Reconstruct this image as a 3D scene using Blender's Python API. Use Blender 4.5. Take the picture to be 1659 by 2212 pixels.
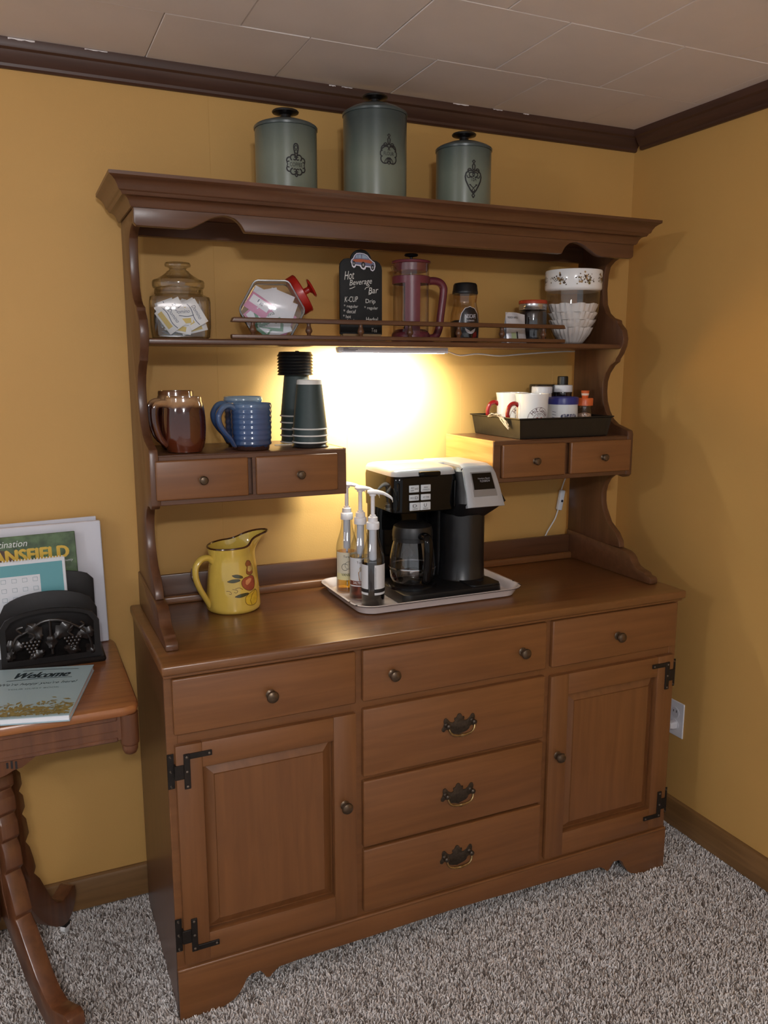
import bpy, bmesh, math, random
import numpy as np
from mathutils import Vector, Matrix
random.seed(7)
for o in list(bpy.data.objects): bpy.data.objects.remove(o)
SC = bpy.context.scene
COL = SC.collection
PI = math.pi
# ------------------------------------------------------------------ camera, world, lights
CAM = Vector((-0.24106, -2.16442, 1.45242))
cd = bpy.data.cameras.new('camera'); co = bpy.data.objects.new('camera', cd); COL.objects.link(co)
co.location = CAM; co.rotation_euler = (math.radians(79.80450), math.radians(-0.00872), math.radians(-24.32246))
cd.sensor_fit = 'VERTICAL'; cd.sensor_height = 36; cd.lens = 1766.589 / 2212 * 36; cd.clip_start = .02
SC.camera = co
W = bpy.data.worlds.new('world'); SC.world = W; W.use_nodes = True
W.node_tree.nodes['Background'].inputs[0].default_value = (.93, .96, 1.0, 1)
W.node_tree.nodes['Background'].inputs[1].default_value = .66
def bulb(x, y, z, w, r=.045, c=(.98, .98, 1.0)):
    l = bpy.data.lights.new('ceiling_bulb', 'POINT'); l.energy = w; l.shadow_soft_size = r; l.color = c
    o = bpy.data.objects.new('ceiling_bulb', l); o.location = (x, y, z); COL.objects.link(o)
bulb(-.47, -3.15, 2.05, 36); bulb(-.31, -3.15, 2.05, 36)
bulb(-2.6, -1.95, 2.05, 17); bulb(-2.45, -2.05, 2.05, 17)
SC.view_settings.view_transform = 'Standard'; SC.view_settings.look = 'None'
SC.view_settings.exposure = 0.0; SC.view_settings.gamma = 1; SC.view_settings.use_curve_mapping = False

# ------------------------------------------------------------------ materials
MATS = {}
def lin(c):
    return tuple(((v/255)/12.92 if v/255 <= .04045 else ((v/255+.055)/1.055)**2.4) for v in c)
def base(name):
    m = bpy.data.materials.new(name); m.use_nodes = True
    return m, m.node_tree.nodes, m.node_tree.links, m.node_tree.nodes['Principled BSDF']
def M(name, rgb, rough=.5, metal=0., noise=0., nscale=40., bump=0., bscale=60., coat=0., spec=None, emit=0., sheen=0.):
    """plain procedural material; rgb in sRGB 0..255; optional colour noise and bump"""
    if name in MATS: return MATS[name]
    m, N, L, b = base(name); c = lin(rgb)
    b.inputs['Base Color'].default_value = (*c, 1); b.inputs['Roughness'].default_value = rough
    b.inputs['Metallic'].default_value = metal; b.inputs['Coat Weight'].default_value = coat
    if spec is not None: b.inputs['Specular IOR Level'].default_value = spec
    if emit: b.inputs['Emission Color'].default_value = (*c, 1); b.inputs['Emission Strength'].default_value = emit
    tc = N.new('ShaderNodeTexCoord')
    if noise:
        t = N.new('ShaderNodeTexNoise'); t.inputs['Scale'].default_value = nscale; t.inputs['Detail'].default_value = 4
        L.new(tc.outputs['Object'], t.inputs['Vector'])
        r = N.new('ShaderNodeValToRGB'); L.new(t.outputs['Fac'], r.inputs['Fac'])
        r.color_ramp.elements[0].position = .3; r.color_ramp.elements[1].position = .7
        r.color_ramp.elements[0].color = (*[v*(1-noise) for v in c], 1); r.color_ramp.elements[1].color = (*[min(1, v*(1+noise)) for v in c], 1)
        L.new(r.outputs['Color'], b.inputs['Base Color'])
    if bump:
        t = N.new('ShaderNodeTexNoise'); t.inputs['Scale'].default_value = bscale; t.inputs['Detail'].default_value = 3
        L.new(tc.outputs['Object'], t.inputs['Vector'])
        bp = N.new('ShaderNodeBump'); bp.inputs['Strength'].default_value = bump; bp.inputs['Distance'].default_value = .002
        L.new(t.outputs['Fac'], bp.inputs['Height']); L.new(bp.outputs['Normal'], b.inputs['Normal'])
    MATS[name] = m; return m
def WOOD(name, c1, c2, grain='x', rough=.38, coat=.15, gs=1.0, bump=.06):
    if name in MATS: return MATS[name]
    m, N, L, b = base(name)
    tc = N.new('ShaderNodeTexCoord'); mp = N.new('ShaderNodeMapping'); L.new(tc.outputs['Object'], mp.inputs['Vector'])
    s = {'x': (2.2, 34, 34), 'y': (34, 2.2, 34), 'z': (34, 34, 2.2)}[grain]
    mp.inputs['Scale'].default_value = [v*gs for v in s]
    t = N.new('ShaderNodeTexNoise'); t.inputs['Scale'].default_value = 1.6; t.inputs['Detail'].default_value = 6; t.inputs['Distortion'].default_value = .6
    L.new(mp.outputs['Vector'], t.inputs['Vector'])
    r = N.new('ShaderNodeValToRGB'); L.new(t.outputs['Fac'], r.inputs['Fac'])
    r.color_ramp.elements[0].position = .32; r.color_ramp.elements[1].position = .68
    r.color_ramp.elements[0].color = (*lin(c1), 1); r.color_ramp.elements[1].color = (*lin(c2), 1)
    t2 = N.new('ShaderNodeTexNoise'); t2.inputs['Scale'].default_value = 3.5; t2.inputs['Detail'].default_value = 2; L.new(tc.outputs['Object'], t2.inputs['Vector'])
    mx = N.new('ShaderNodeMix'); mx.data_type = 'RGBA'; mx.blend_type = 'MULTIPLY'; mx.inputs[0].default_value = .22
    r2 = N.new('ShaderNodeValToRGB'); L.new(t2.outputs['Fac'], r2.inputs['Fac']); r2.color_ramp.elements[0].color = (.55, .55, .55, 1); r2.color_ramp.elements[0].position = .3; r2.color_ramp.elements[1].position = .7
    L.new(r.outputs['Color'], mx.inputs[6]); L.new(r2.outputs['Color'], mx.inputs[7])
    L.new(mx.outputs[2], b.inputs['Base Color'])
    b.inputs['Roughness'].default_value = rough; b.inputs['Coat Weight'].default_value = coat; b.inputs['Coat Roughness'].default_value = .25
    bp = N.new('ShaderNodeBump'); bp.inputs['Strength'].default_value = bump; bp.inputs['Distance'].default_value = .001
    L.new(t.outputs['Fac'], bp.inputs['Height']); L.new(bp.outputs['Normal'], b.inputs['Normal'])
    MATS[name] = m; return m
def GLASS(name, tint=(245, 245, 240), refl=1.0, rough=.02, ior=1.45):
    """thin-walled glass: clear with fresnel reflections"""
    if name in MATS: return MATS[name]
    m, N, L, b = base(name); N.remove(b)
    out = N['Material Output']
    tr = N.new('ShaderNodeBsdfTransparent')
    gl = N.new('ShaderNodeBsdfGlossy'); gl.inputs['Roughness'].default_value = rough
    fr = N.new('ShaderNodeLayerWeight'); fr.inputs['Blend'].default_value = .5
    # longer path through the wall of the vessel near its outline: deeper tint
    rp = N.new('ShaderNodeValToRGB'); L.new(fr.outputs['Facing'], rp.inputs['Fac']); c = lin(tint)
    rp.color_ramp.elements[0].position = .35; rp.color_ramp.elements[0].color = (*c, 1)
    rp.color_ramp.elements[1].position = 1; rp.color_ramp.elements[1].color = (*[v**8*.42 for v in c], 1)
    e_ = rp.color_ramp.elements.new(.86); e_.color = (*[v**3*.85 for v in c], 1)
    L.new(rp.outputs['Color'], tr.inputs[0])
    pw = N.new('ShaderNodeMath'); pw.operation = 'POWER'; pw.inputs[1].default_value = 3.; L.new(fr.outputs['Facing'], pw.inputs[0])
    mu = N.new('ShaderNodeMath'); mu.operation = 'MULTIPLY_ADD'; mu.inputs[1].default_value = .75; mu.inputs[2].default_value = .045*refl; mu.use_clamp = True
    L.new(pw.outputs[0], mu.inputs[0])
    mi = N.new('ShaderNodeMixShader'); L.new(mu.outputs[0], mi.inputs[0]); L.new(tr.outputs[0], mi.inputs[1]); L.new(gl.outputs[0], mi.inputs[2])
    L.new(mi.outputs[0], out.inputs['Surface'])
    MATS[name] = m; return m
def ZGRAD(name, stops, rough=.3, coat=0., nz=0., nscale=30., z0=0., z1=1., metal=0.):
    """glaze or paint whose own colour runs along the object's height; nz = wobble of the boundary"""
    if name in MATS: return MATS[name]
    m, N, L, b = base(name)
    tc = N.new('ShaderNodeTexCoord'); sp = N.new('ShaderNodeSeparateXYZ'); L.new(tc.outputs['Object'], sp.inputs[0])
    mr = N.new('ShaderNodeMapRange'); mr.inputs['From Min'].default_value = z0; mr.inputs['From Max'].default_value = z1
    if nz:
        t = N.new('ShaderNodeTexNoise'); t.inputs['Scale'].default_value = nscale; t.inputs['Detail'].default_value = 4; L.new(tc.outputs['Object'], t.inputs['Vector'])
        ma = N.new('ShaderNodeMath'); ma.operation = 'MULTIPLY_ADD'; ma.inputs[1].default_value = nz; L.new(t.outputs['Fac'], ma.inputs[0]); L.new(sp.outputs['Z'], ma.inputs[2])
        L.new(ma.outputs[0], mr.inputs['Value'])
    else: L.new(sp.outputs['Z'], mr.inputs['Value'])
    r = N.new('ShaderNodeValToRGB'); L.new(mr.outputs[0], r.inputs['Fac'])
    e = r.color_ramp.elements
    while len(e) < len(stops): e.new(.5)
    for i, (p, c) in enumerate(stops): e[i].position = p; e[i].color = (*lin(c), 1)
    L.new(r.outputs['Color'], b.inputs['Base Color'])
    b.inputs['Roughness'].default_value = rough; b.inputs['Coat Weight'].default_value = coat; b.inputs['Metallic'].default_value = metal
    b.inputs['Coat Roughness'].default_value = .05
    MATS[name] = m; return m

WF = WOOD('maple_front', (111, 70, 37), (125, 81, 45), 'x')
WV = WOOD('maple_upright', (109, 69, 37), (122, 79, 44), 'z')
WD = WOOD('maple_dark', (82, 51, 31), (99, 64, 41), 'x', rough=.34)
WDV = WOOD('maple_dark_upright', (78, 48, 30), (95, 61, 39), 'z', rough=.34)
WTOP = WOOD('maple_worktop', (104, 66, 34), (122, 80, 44), 'x', rough=.3, coat=.3)
WRAW = WOOD('raw_pine', (190, 136, 66), (216, 164, 92), 'y', rough=.55, coat=0)
WT = WOOD('walnut_table', (132, 78, 42), (166, 108, 62), 'x', rough=.3, coat=.35)
WTL = WOOD('walnut_leg', (88, 52, 32), (112, 70, 43), 'z', rough=.3, coat=.3)
WTRIM = WOOD('trim_dark', (66, 42, 32), (80, 52, 40), 'x', rough=.45, coat=.05)
WTRIMY = WOOD('trim_dark_y', (66, 42, 32), (80, 52, 40), 'y', rough=.45, coat=.05)
WBASE = WOOD('baseboard_oak', (112, 80, 44), (134, 98, 58), 'x', rough=.45, coat=.05)
WBASEY = WOOD('baseboard_oak_y', (112, 80, 44), (134, 98, 58), 'y', rough=.45, coat=.05)
KN = M('aged_brass', (92, 76, 60), .35, .75, .25, 120)
IRON = M('black_iron', (38, 33, 30), .45, .5, .2, 90)
RIV = M('worn_rivet', (120, 110, 100), .4, .8)
BRASS = M('rubbed_brass', (150, 126, 86), .32, .9, .35, 160)
BLK = M('black_plastic', (16, 16, 18), .42)
BLKG = M('black_gloss_plastic', (9, 9, 10), .08, spec=.22)
SILV = M('silver_plastic', (166, 169, 174), .28, .2)
WHT = M('white_plastic', (226, 228, 234), .35)
WHTC = M('white_ceramic', (232, 232, 232), .15, coat=.4)
INK = M('black_ink', (20, 18, 20), .6)
PAPER = M('white_paper', (228, 230, 236), .7)
RED = M('red_plastic', (158, 32, 24), .3)
GLS = GLASS('clear_glass')

# ------------------------------------------------------------------ geometry helpers
class MB:
    def __init__(s): s.v = []; s.f = []
    def add(s, v, f):
        o = len(s.v); s.v += [tuple(p) for p in v]; s.f += [tuple(i+o for i in q) for q in f]; return s
    def box(s, x0, x1, y0, y1, z0, z1, bev=0., seg=1):
        bm = bmesh.new(); bmesh.ops.create_cube(bm, size=1)
        for v in bm.verts: v.co = ((x0+x1)/2+v.co.x*(x1-x0), (y0+y1)/2+v.co.y*(y1-y0), (z0+z1)/2+v.co.z*(z1-z0))
        if bev: bmesh.ops.bevel(bm, geom=list(bm.edges), offset=bev, segments=seg, profile=.5, affect='EDGES')
        s.bm(bm); return s
    def bm(s, bm):
        bm.verts.index_update(); s.add([v.co[:] for v in bm.verts], [[v.index for v in f.verts] for f in bm.faces]); bm.free(); return s
    def loft(s, rings, cap0=True, cap1=True, close=True):
        n = len(rings[0]); v = [p for r in rings for p in r]; f = []
        for i in range(len(rings)-1):
            for j in range(n if close else n-1):
                k = (j+1) % n; f.append((i*n+j, i*n+k, (i+1)*n+k, (i+1)*n+j))
        if cap0: f.append(tuple(range(n-1, -1, -1)))
        if cap1: f.append(tuple((len(rings)-1)*n+j for j in range(n)))
        return s.add(v, f)
    def lathe(s, prof, n=32, c=(0, 0, 0), cap0=True, cap1=True, axis='z', mat=None):
        rings = []
        for r, z in prof:
            r = max(r, 1e-5); ring = []
            for j in range(n):
                a = 2*PI*j/n; p = Vector((r*math.cos(a), r*math.sin(a), z))
                if mat is not None: p = mat @ p
                elif axis == 'y': p = Vector((p.x, -p.z, p.y))   # axis pointing to -y
                ring.append((p.x+c[0], p.y+c[1], p.z+c[2]))
            rings.append(ring)
        return s.loft(rings, cap0, cap1)
    def tube(s, path, r, n=8, caps=True, flat=None, closed=False):
        P = [Vector(p) for p in path]; m = len(P); rs = r if isinstance(r, (list, tuple)) else [r]*m
        T = []
        for i in range(m):
            a = P[i-1] if (i > 0 or closed) else P[i]; b = P[(i+1) % m] if (i < m-1 or closed) else P[i]
            T.append((b-a).normalized())
        up = Vector((0, 0, 1)) if abs(T[0].z) < .9 else Vector((0, 1, 0))
        N = (up - T[0]*up.dot(T[0])).normalized(); rings = []
        for i in range(m):
            if i:
                N = N - T[i]*N.dot(T[i])
                N = N.normalized() if N.length > 1e-6 else Vector((1, 0, 0))
            B = T[i].cross(N); ring = []
            for j in range(n):
                a = 2*PI*j/n; k = flat if flat else 1.
                ring.append(P[i]+(N*math.cos(a)*k+B*math.sin(a))*rs[i])
            rings.append(ring)
        if closed: rings.append(rings[0]); return s.loft(rings, False, False)
        return s.loft(rings, caps, caps)
    def prism(s, poly, d0, d1, plane='xz', bev=0.):
        """poly 2D; extruded between d0 and d1 along the third axis"""
        f3 = {'xz': lambda a, b, d: (a, d, b), 'yz': lambda a, b, d: (d, a, b), 'xy': lambda a, b, d: (a, b, d)}[plane]
        n = len(poly); v = [f3(a, b, d0) for a, b in poly]+[f3(a, b, d1) for a, b in poly]
        f = [tuple(range(n)), tuple(range(2*n-1, n-1, -1))]+[(j, j+n, (j+1) % n+n, (j+1) % n) for j in range(n)]
        if bev:
            bm = bmesh.new(); vs = [bm.verts.new(p) for p in v]
            for q in f: bm.faces.new([vs[i] for i in q])
            bmesh.ops.recalc_face_normals(bm, faces=list(bm.faces))
            ed = [e for e in bm.edges if len(e.link_faces) == 2 and e.calc_face_angle(0) > .5]
            bmesh.ops.bevel(bm, geom=ed, offset=bev, segments=2, profile=.5, affect='EDGES', clamp_overlap=True)
            return s.bm(bm)
        return s.add(v, f)
    def grid(s, fn, nu, nv):
        v = [fn(i/nu, j/nv) for j in range(nv+1) for i in range(nu+1)]
        f = [(j*(nu+1)+i, j*(nu+1)+i+1, (j+1)*(nu+1)+i+1, (j+1)*(nu+1)+i) for j in range(nv) for i in range(nu)]
        return s.add(v, f)
    def xf(s, mat):
        s.v = [tuple(mat @ Vector(p)) for p in s.v]; return s
    def map(s, fn):
        s.v = [tuple(fn(*p)) for p in s.v]; return s
    def build(s, name, mat, parent=None, origin=(0, 0, 0), angle=35, fix=True):
        me = bpy.data.meshes.new(name)
        me.from_pydata([(p[0]-origin[0], p[1]-origin[1], p[2]-origin[2]) for p in s.v], [], s.f)
        if fix:
            bm = bmesh.new(); bm.from_mesh(me); bmesh.ops.recalc_face_normals(bm, faces=bm.faces[:]); bm.to_mesh(me); bm.free()
        me.materials.append(mat); me.update()
        me.shade_smooth(); me.set_sharp_from_angle(angle=math.radians(angle))
        o = bpy.data.objects.new(name, me); COL.objects.link(o)
        if parent: o.parent = parent
        else: o.location = origin
        return o
def tag(o, label, cat, group=None):
    o['label'] = label; o['category'] = cat
    if group: o['group'] = group
    return o
def thing(name, label, cat, loc=(0, 0, 0), rz=0., group=None):
    o = bpy.data.objects.new(name, None); COL.objects.link(o); o.location = loc; o.rotation_euler = (0, 0, rz)
    o.empty_display_size = .02
    return tag(o, label, cat, group)
def struct(o): o['kind'] = 'structure'; return o
def dup(root, loc=None, rot=None, label=None, parent=None):
    c = root.copy(); COL.objects.link(c); c.parent = parent
    if loc is not None: c.location = loc
    if rot is not None: c.rotation_euler = rot
    if label: c['label'] = label
    for ch in list(root.children): dup(ch, parent=c)
    return c
_txt = {}
def text2d(s):
    """flat letter outlines of the built-in font as (verts2d, faces, bounds)"""
    if s in _txt: return _txt[s]
    cu = bpy.data.curves.new('t', 'FONT'); cu.body = s; cu.size = 1; cu.resolution_u = 3
    ob = bpy.data.objects.new('t', cu); me = bpy.data.meshes.new_from_object(ob)
    v = [(p.co.x, p.co.y) for p in me.vertices]; f = [tuple(p.vertices) for p in me.polygons]
    bpy.data.objects.remove(ob); bpy.data.curves.remove(cu); bpy.data.meshes.remove(me)
    xs = [p[0] for p in v]; ys = [p[1] for p in v]
    _txt[s] = (v, f, (min(xs), max(xs), min(ys), max(ys))); return _txt[s]
def text(mb, s, x, y, w, h, fn, shear=0., slope=0., bold=0.):
    """letters filling the box (x,y,w,h) in a 2D frame; fn maps (u,v) to a point in space"""
    v, f, (a, b, c, d) = text2d(s)
    if bold:
        for dx, dy in ((-bold, 0), (bold, 0), (0, bold*.7), (0, -bold*.7)): text(mb, s, x+dx, y+dy, w, h, fn, shear, slope)
    out = []
    for p in v:
        u = (p[0]-a)/(b-a)*w; t = (p[1]-c)/(d-c)*h
        out.append(fn(x+u+shear*t, y+t+slope*u))
    return mb.add(out, f)
def face_to(x, y): return math.atan2(CAM.y-y, CAM.x-x)
def cyl(r, th0, z0=0.):
    """frame wrapped round a standing cylinder: u runs round to the viewer's right, v is height"""
    rr = r if callable(r) else (lambda v: r)
    return lambda u, v: ((rr(v))*math.cos(th0+u/rr(v)), rr(v)*math.sin(th0+u/rr(v)), z0+v)
def wrap(mb, r, th0, u0, u1, v0, v1, nu=12, nv=1):
    f = cyl(r, th0); return mb.grid(lambda s, t: f(u0+(u1-u0)*s, v0+(v1-v0)*t), nu, nv)
def circ(cx, cy, r, a0=0, a1=360, n=20): return [(cx+r*math.cos(math.radians(a0+(a1-a0)*i/n)), cy+r*math.sin(math.radians(a0+(a1-a0)*i/n))) for i in range(n+1)]
def line2d(mb, pts, w, fn):
    """flat drawn line of width w along 2D points"""
    n = len(pts); L = []
    for i in range(n):
        a = pts[max(0, i-1)]; b = pts[min(n-1, i+1)]; dx, dy = b[0]-a[0], b[1]-a[1]; l = math.hypot(dx, dy) or 1
        L.append((-dy/l*w/2, dx/l*w/2))
    v = [fn(p[0]+q[0], p[1]+q[1]) for p, q in zip(pts, L)]+[fn(p[0]-q[0], p[1]-q[1]) for p, q in zip(pts, L)]
    return mb.add(v, [(i, i+1, n+i+1, n+i) for i in range(n-1)])
def poly2d(mb, pts, fn): return mb.add([fn(*p) for p in pts], [tuple(range(len(pts)))])
def rsq(hx, hy, r, z, n=5, cx=0., cy=0.):
    """ring of a rounded rectangle"""
    out = []
    for qx, qy, a0 in ((1, 1, 0), (-1, 1, 90), (-1, -1, 180), (1, -1, 270)):
        for i in range(n+1):
            a = math.radians(a0+90*i/n); out.append((cx+qx*(hx-r)+r*math.cos(a), cy+qy*(hy-r)+r*math.sin(a), z))
    return out
def bez(pts, n=8):
    """smooth curve through points (Catmull-Rom)"""
    P = [Vector(p) for p in pts]; out = []
    for i in range(len(P)-1):
        a = P[max(i-1, 0)]; b = P[i]; c = P[i+1]; d = P[min(i+2, len(P)-1)]
        for k in range(n):
            t = k/n; out.append(.5*((2*b)+(c-a)*t+(2*a-5*b+4*c-d)*t*t+(3*b-a-3*c+d)*t**3))
    out.append(P[-1]); return [tuple(p) for p in out]
# ------------------------------------------------------------------ the room
XR = 1.602; ZC = 2.165
PAINT = M('mustard_paint', (198, 154, 86), .62, noise=.03, nscale=3, bump=.10, bscale=240)
CEIL = M('ceiling_tile_paint', (230, 223, 221), .8, noise=.03, nscale=6, bump=.08, bscale=150)
o = struct(MB().box(-3.2, XR+.1, .012, .12, -.02, ZC+.05).build('wall_back', PAINT)); WB = o
xs = [-3.2, -1.98, -.76, .258, .622, .99, 1.32, XR+.1]
for a, b in zip(xs[:-1], xs[1:]):
    MB().box(a+.00002, b-.00002, 0, .012, 0, ZC, .0004).build('wall_panel', PAINT, WB)
struct(MB().box(XR, XR+.12, -4.4, .1, -.02, ZC+.05).build('wall_right', PAINT))
cl = struct(MB().box(-3.2, XR+.1, -4.4, .1, ZC+.012, ZC+.08).build('ceiling', CEIL))
px, py = .3165, .305
for r in range(9):
    y1 = -.0-r*py; sh = .105 if r % 2 == 0 else -.053
    for k in range(-8, 6):
        x0 = sh+k*px; x1 = x0+px
        if x0 > XR: continue
        x1 = min(x1, XR); jz = random.uniform(-.0008, .0008)
        MB().box(x0+.0006, x1-.0006, y1-py+.0006, y1-.0006, ZC+jz, ZC+.014, .0016).build('ceiling_tile', CEIL, cl)
def trim_run(name, prof, a, b, axis, mat):
    """moulding: prof = (distance from wall, z)"""
    mb = MB(); rings = []
    for t in (a, b):
        rings.append([((t, -d, z) if axis == 'x' else (XR-d, t, z)) for d, z in prof])
    return struct(mb.loft(rings).build(name, mat, angle=25))
cp = [(0, 2.108), (.008, 2.108), (.012, 2.112), (.013, 2.118), (.018, 2.124), (.026, 2.136), (.028, 2.142), (.034, 2.146), (.036, 2.152), (.036, ZC), (0, ZC)]
tr1 = trim_run('trim_1', cp, -3.2, XR, 'x', WTRIM)
for x0, L_, h_ in ((-.19, .055, .004), (-.03, .05, .0025), (.565, .018, .003), (.60, .03, .002), (.93, .05, .003), (1.06, .03, .002), (1.16, .02, .0025)):
    mb = MB(); n_ = 8
    mb.grid(lambda s, u: (x0+L_*s, -.0366-.0006*math.sin(s*9)*u, ZC-.001-h_*u*(.45+.55*abs(math.sin(s*7+x0*40)))), n_, 1); mb.build('paint_smear', CEIL, tr1, fix=False)
trim_run('trim_2', cp, -4.4, -.036, 'y', WTRIMY)
bp_ = [(0, 0), (.014, 0), (.014, .078), (.011, .086), (.006, .0895), (0, .0895)]
trim_run('baseboard_back', bp_, -3.2, XR, 'x', WBASE)
trim_run('baseboard_right', bp_, -4.4, -.014, 'y', WBASEY)
# carpet: woven base plus pile
def carpet():
    m, N, L, b = base('carpet_yarn')
    at = N.new('ShaderNodeAttribute'); at.attribute_name = 'yarn'
    L.new(at.outputs['Color'], b.inputs['Base Color']); b.inputs['Roughness'].default_value = .95
    b.inputs['Specular IOR Level'].default_value = .15
    fm = M('carpet_backing', (172, 163, 157), .95, noise=.35, nscale=260, bump=.4, bscale=300)
    fl = struct(MB().box(-3.2, XR+.1, -4.4, .1, -.06, -.012).build('floor', fm))
    rng = np.random.default_rng(3)
    sp = .0051
    gx, gy = np.meshgrid(np.arange(-.75, XR-.004, sp), np.arange(-1.05, -.014, sp))
    x = gx.ravel()+rng.uniform(-.5, .5, gx.size)*sp; y = gy.ravel()+rng.uniform(-.5, .5, gx.size)*sp
    keep = ~((x > .03) & (x < 1.39) & (y > -.36)); x, y = x[keep], y[keep]; n = x.size
    # blade: 3-sided, two segments + tip, leaning and curled
    lean = rng.uniform(0, 2*PI, n); amt = rng.uniform(.002, .0075, n); h = rng.uniform(.009, .0155, n); w = rng.uniform(.0018, .0031, n); tw = rng.uniform(0, 2*PI, n)
    lev = [(0, 0, 1.0), (.55, .35, 1.05), (.9, .8, .75), (1.0, 1.05, .2)]
    V = np.empty((n, 12, 3))
    for li, (hz, lz, ws) in enumerate(lev):
        for k in range(3):
            a = tw+k*2*PI/3+li*.5
            V[:, li*3+k, 0] = x+np.cos(lean)*amt*lz+np.cos(a)*w*ws
            V[:, li*3+k, 1] = y+np.sin(lean)*amt*lz+np.sin(a)*w*ws
            V[:, li*3+k, 2] = -.013+h*hz
    F = []
    for li in range(3):
        for k in range(3):
            F.append((li*3+k, li*3+(k+1) % 3, li*3+3+(k+1) % 3, li*3+3+k))
    F = np.array(F); nf = len(F)
    FF = (F[None]+(np.arange(n)*12)[:, None, None]).reshape(-1)
    T = np.array([(i*12+9, i*12+10, i*12+11) for i in range(n)]).reshape(-1)
    me = bpy.data.meshes.new('carpet_pile'); me.vertices.add(n*12); me.vertices.foreach_set('co', V.reshape(-1))
    nl = len(FF)+len(T); me.loops.add(nl); me.loops.foreach_set('vertex_index', np.concatenate([FF, T]))
    ls = np.concatenate([np.arange(n*nf)*4, n*nf*4+np.arange(n)*3]); me.polygons.add(len(ls)); me.polygons.foreach_set('loop_start', ls)
    me.update(calc_edges=True); me.validate()
    pal = np.array([lin(c) for c in ((238, 233, 230), (228, 221, 217), (212, 204, 199), (182, 173, 167), (134, 123, 116), (244, 241, 240))])
    idx = rng.choice(6, n, p=[.26, .22, .17, .13, .11, .11])
    cc = pal[idx]*rng.uniform(.88, 1.1, (n, 1))
    col = np.ones((n, 12, 4)); col[:, :, :3] = cc[:, None, :]
    at = me.color_attributes.new('yarn', 'FLOAT_COLOR', 'POINT'); at.data.foreach_set('color', col.reshape(-1))
    me.materials.append(m); me.shade_smooth()
    o = bpy.data.objects.new('carpet_pile', me); COL.objects.link(o); o.parent = fl; o['kind'] = 'stuff'
carpet()
# outlet on the right wall
t = thing('wall_outlet', 'white duplex wall outlet with a plug in it on the right wall beside the cabinet', 'outlet', (XR, -.3305, .354))
MB().box(-.005, 0, -.035, .035, -.0575, .0575, .002).build('cover_plate', M('outlet_plate', (228, 228, 234), .35), t)
for z in (.0195, -.0195):
    s_ = MB().prism([(y, zz) for y, zz in circ(0, z, .0165, 0, 360, 24)[:-1] if True], -.0065, -.004, 'yz', 0).build('socket', M('outlet_face', (214, 214, 220), .35), t)
MB().box(-.0075, -.0064, -.007, -.005, .021, .029).box(-.0075, -.0064, .005, .007, .021, .028).build('slot', INK, t)
MB().loft([rsq(.012, .012, .005, z, 4) for z in (0, .012)]+[rsq(.009, .009, .004, .024, 4)]).xf(Matrix.Translation((-.0065, 0, -.0195)) @ Matrix.Rotation(-PI/2, 4, 'Y')).build('plug', M('outlet_face', (0, 0, 0)), t)
MB().tube(bez([(-.028, 0, -.0195), (-.038, .012, -.028), (-.036, .035, -.07), (-.025, .09, -.15), (-.012, .16, -.24)]), .0028, 8).build('cord', WHT, t)

# ------------------------------------------------------------------ sideboard (base cabinet)
SO = (.71, -.27, 0)
sb = thing('sideboard', 'maple sideboard cabinet with two panelled doors and seven drawers standing on the carpet', 'sideboard', SO)
def P(mb, name, mat, parent=None, angle=35):
    if name not in ('base_skirt', 'skirt_bead', 'worktop', 'worktop_moulding', 'door_panel'): mb.v = [(a, b-.0045 if b < -.5015 else b, c) for a, b, c in mb.v]
    return mb.build(name, mat, parent or sb, SO, angle)
XL, XB = .0055, 1.4145; YF = -.497; YB = -.04
P(MB().box(XL, XL+.02, YF+.002, YB, -.006, .813, .002), 'side_panel', WDV)
P(MB().box(XB-.02, XB, YF+.002, YB, -.006, .813, .002), 'side_panel', WDV)
P(MB().box(XL+.02, XB-.02, YF+.02, YB, .10, .813), 'carcass', WD)
# face frame
ff = MB()
ff.box(XL+.0005, .0305, YF, YF+.022, .11, .813, .0015).box(XB-.025, XB-.0005, YF, YF+.022, .11, .813, .0015)
ff.box(.427, .463, YF, YF+.022, .11, .813).box(.957, .993, YF, YF+.022, .11, .813)
for z0, z1 in ((.797, .813), (.648, .690), (.11, .145)): ff.box(.03, XB-.025, YF+.0005, YF+.022, z0, z1)
for z0, z1 in ((.47, .50), (.295, .318)): ff.box(.463, .957, YF+.0005, YF+.022, z0, z1)
P(ff, 'face_frame', WF)
# worktop
P(MB().box(0, 1.42, -.5205, -.03, .817, .84, .006, 3), 'worktop', WTOP)
P(MB().box(.004, 1.416, -.509, -.035, .808, .8185, .003, 2), 'worktop_moulding', WF)
# skirt with scalloped feet
half = [(.0055, -.006), (.10, -.006), (.1286, .006), (.142, .018), (.1541, .037), (.1609, .051), (.172, .0585), (.1923, .059), (.200, .050), (.2062, .038), (.2145, .035), (.2233, .0437), (.2383, .0547), (.30, .058), (.4717, .060)]
mid_ = [(.60, .063), (.71, .0645), (.82, .063)]
pl = half+mid_+[(1.42-x, z) for x, z in reversed(half)]+[(1.42-.0055, .117), (.0055, .117)]
P(MB().prism(pl, YF-.008, YF+.012, 'xz', .0012), 'base_skirt', WF)
P(MB().box(XL-.001, XB+.001, YF-.0085, YF+.005, .1115, .121, .004, 3), 'skirt_bead', WF)
BRONZE = M('dark_bronze', (66, 56, 46), .4, .55, .35, 140)
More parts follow.
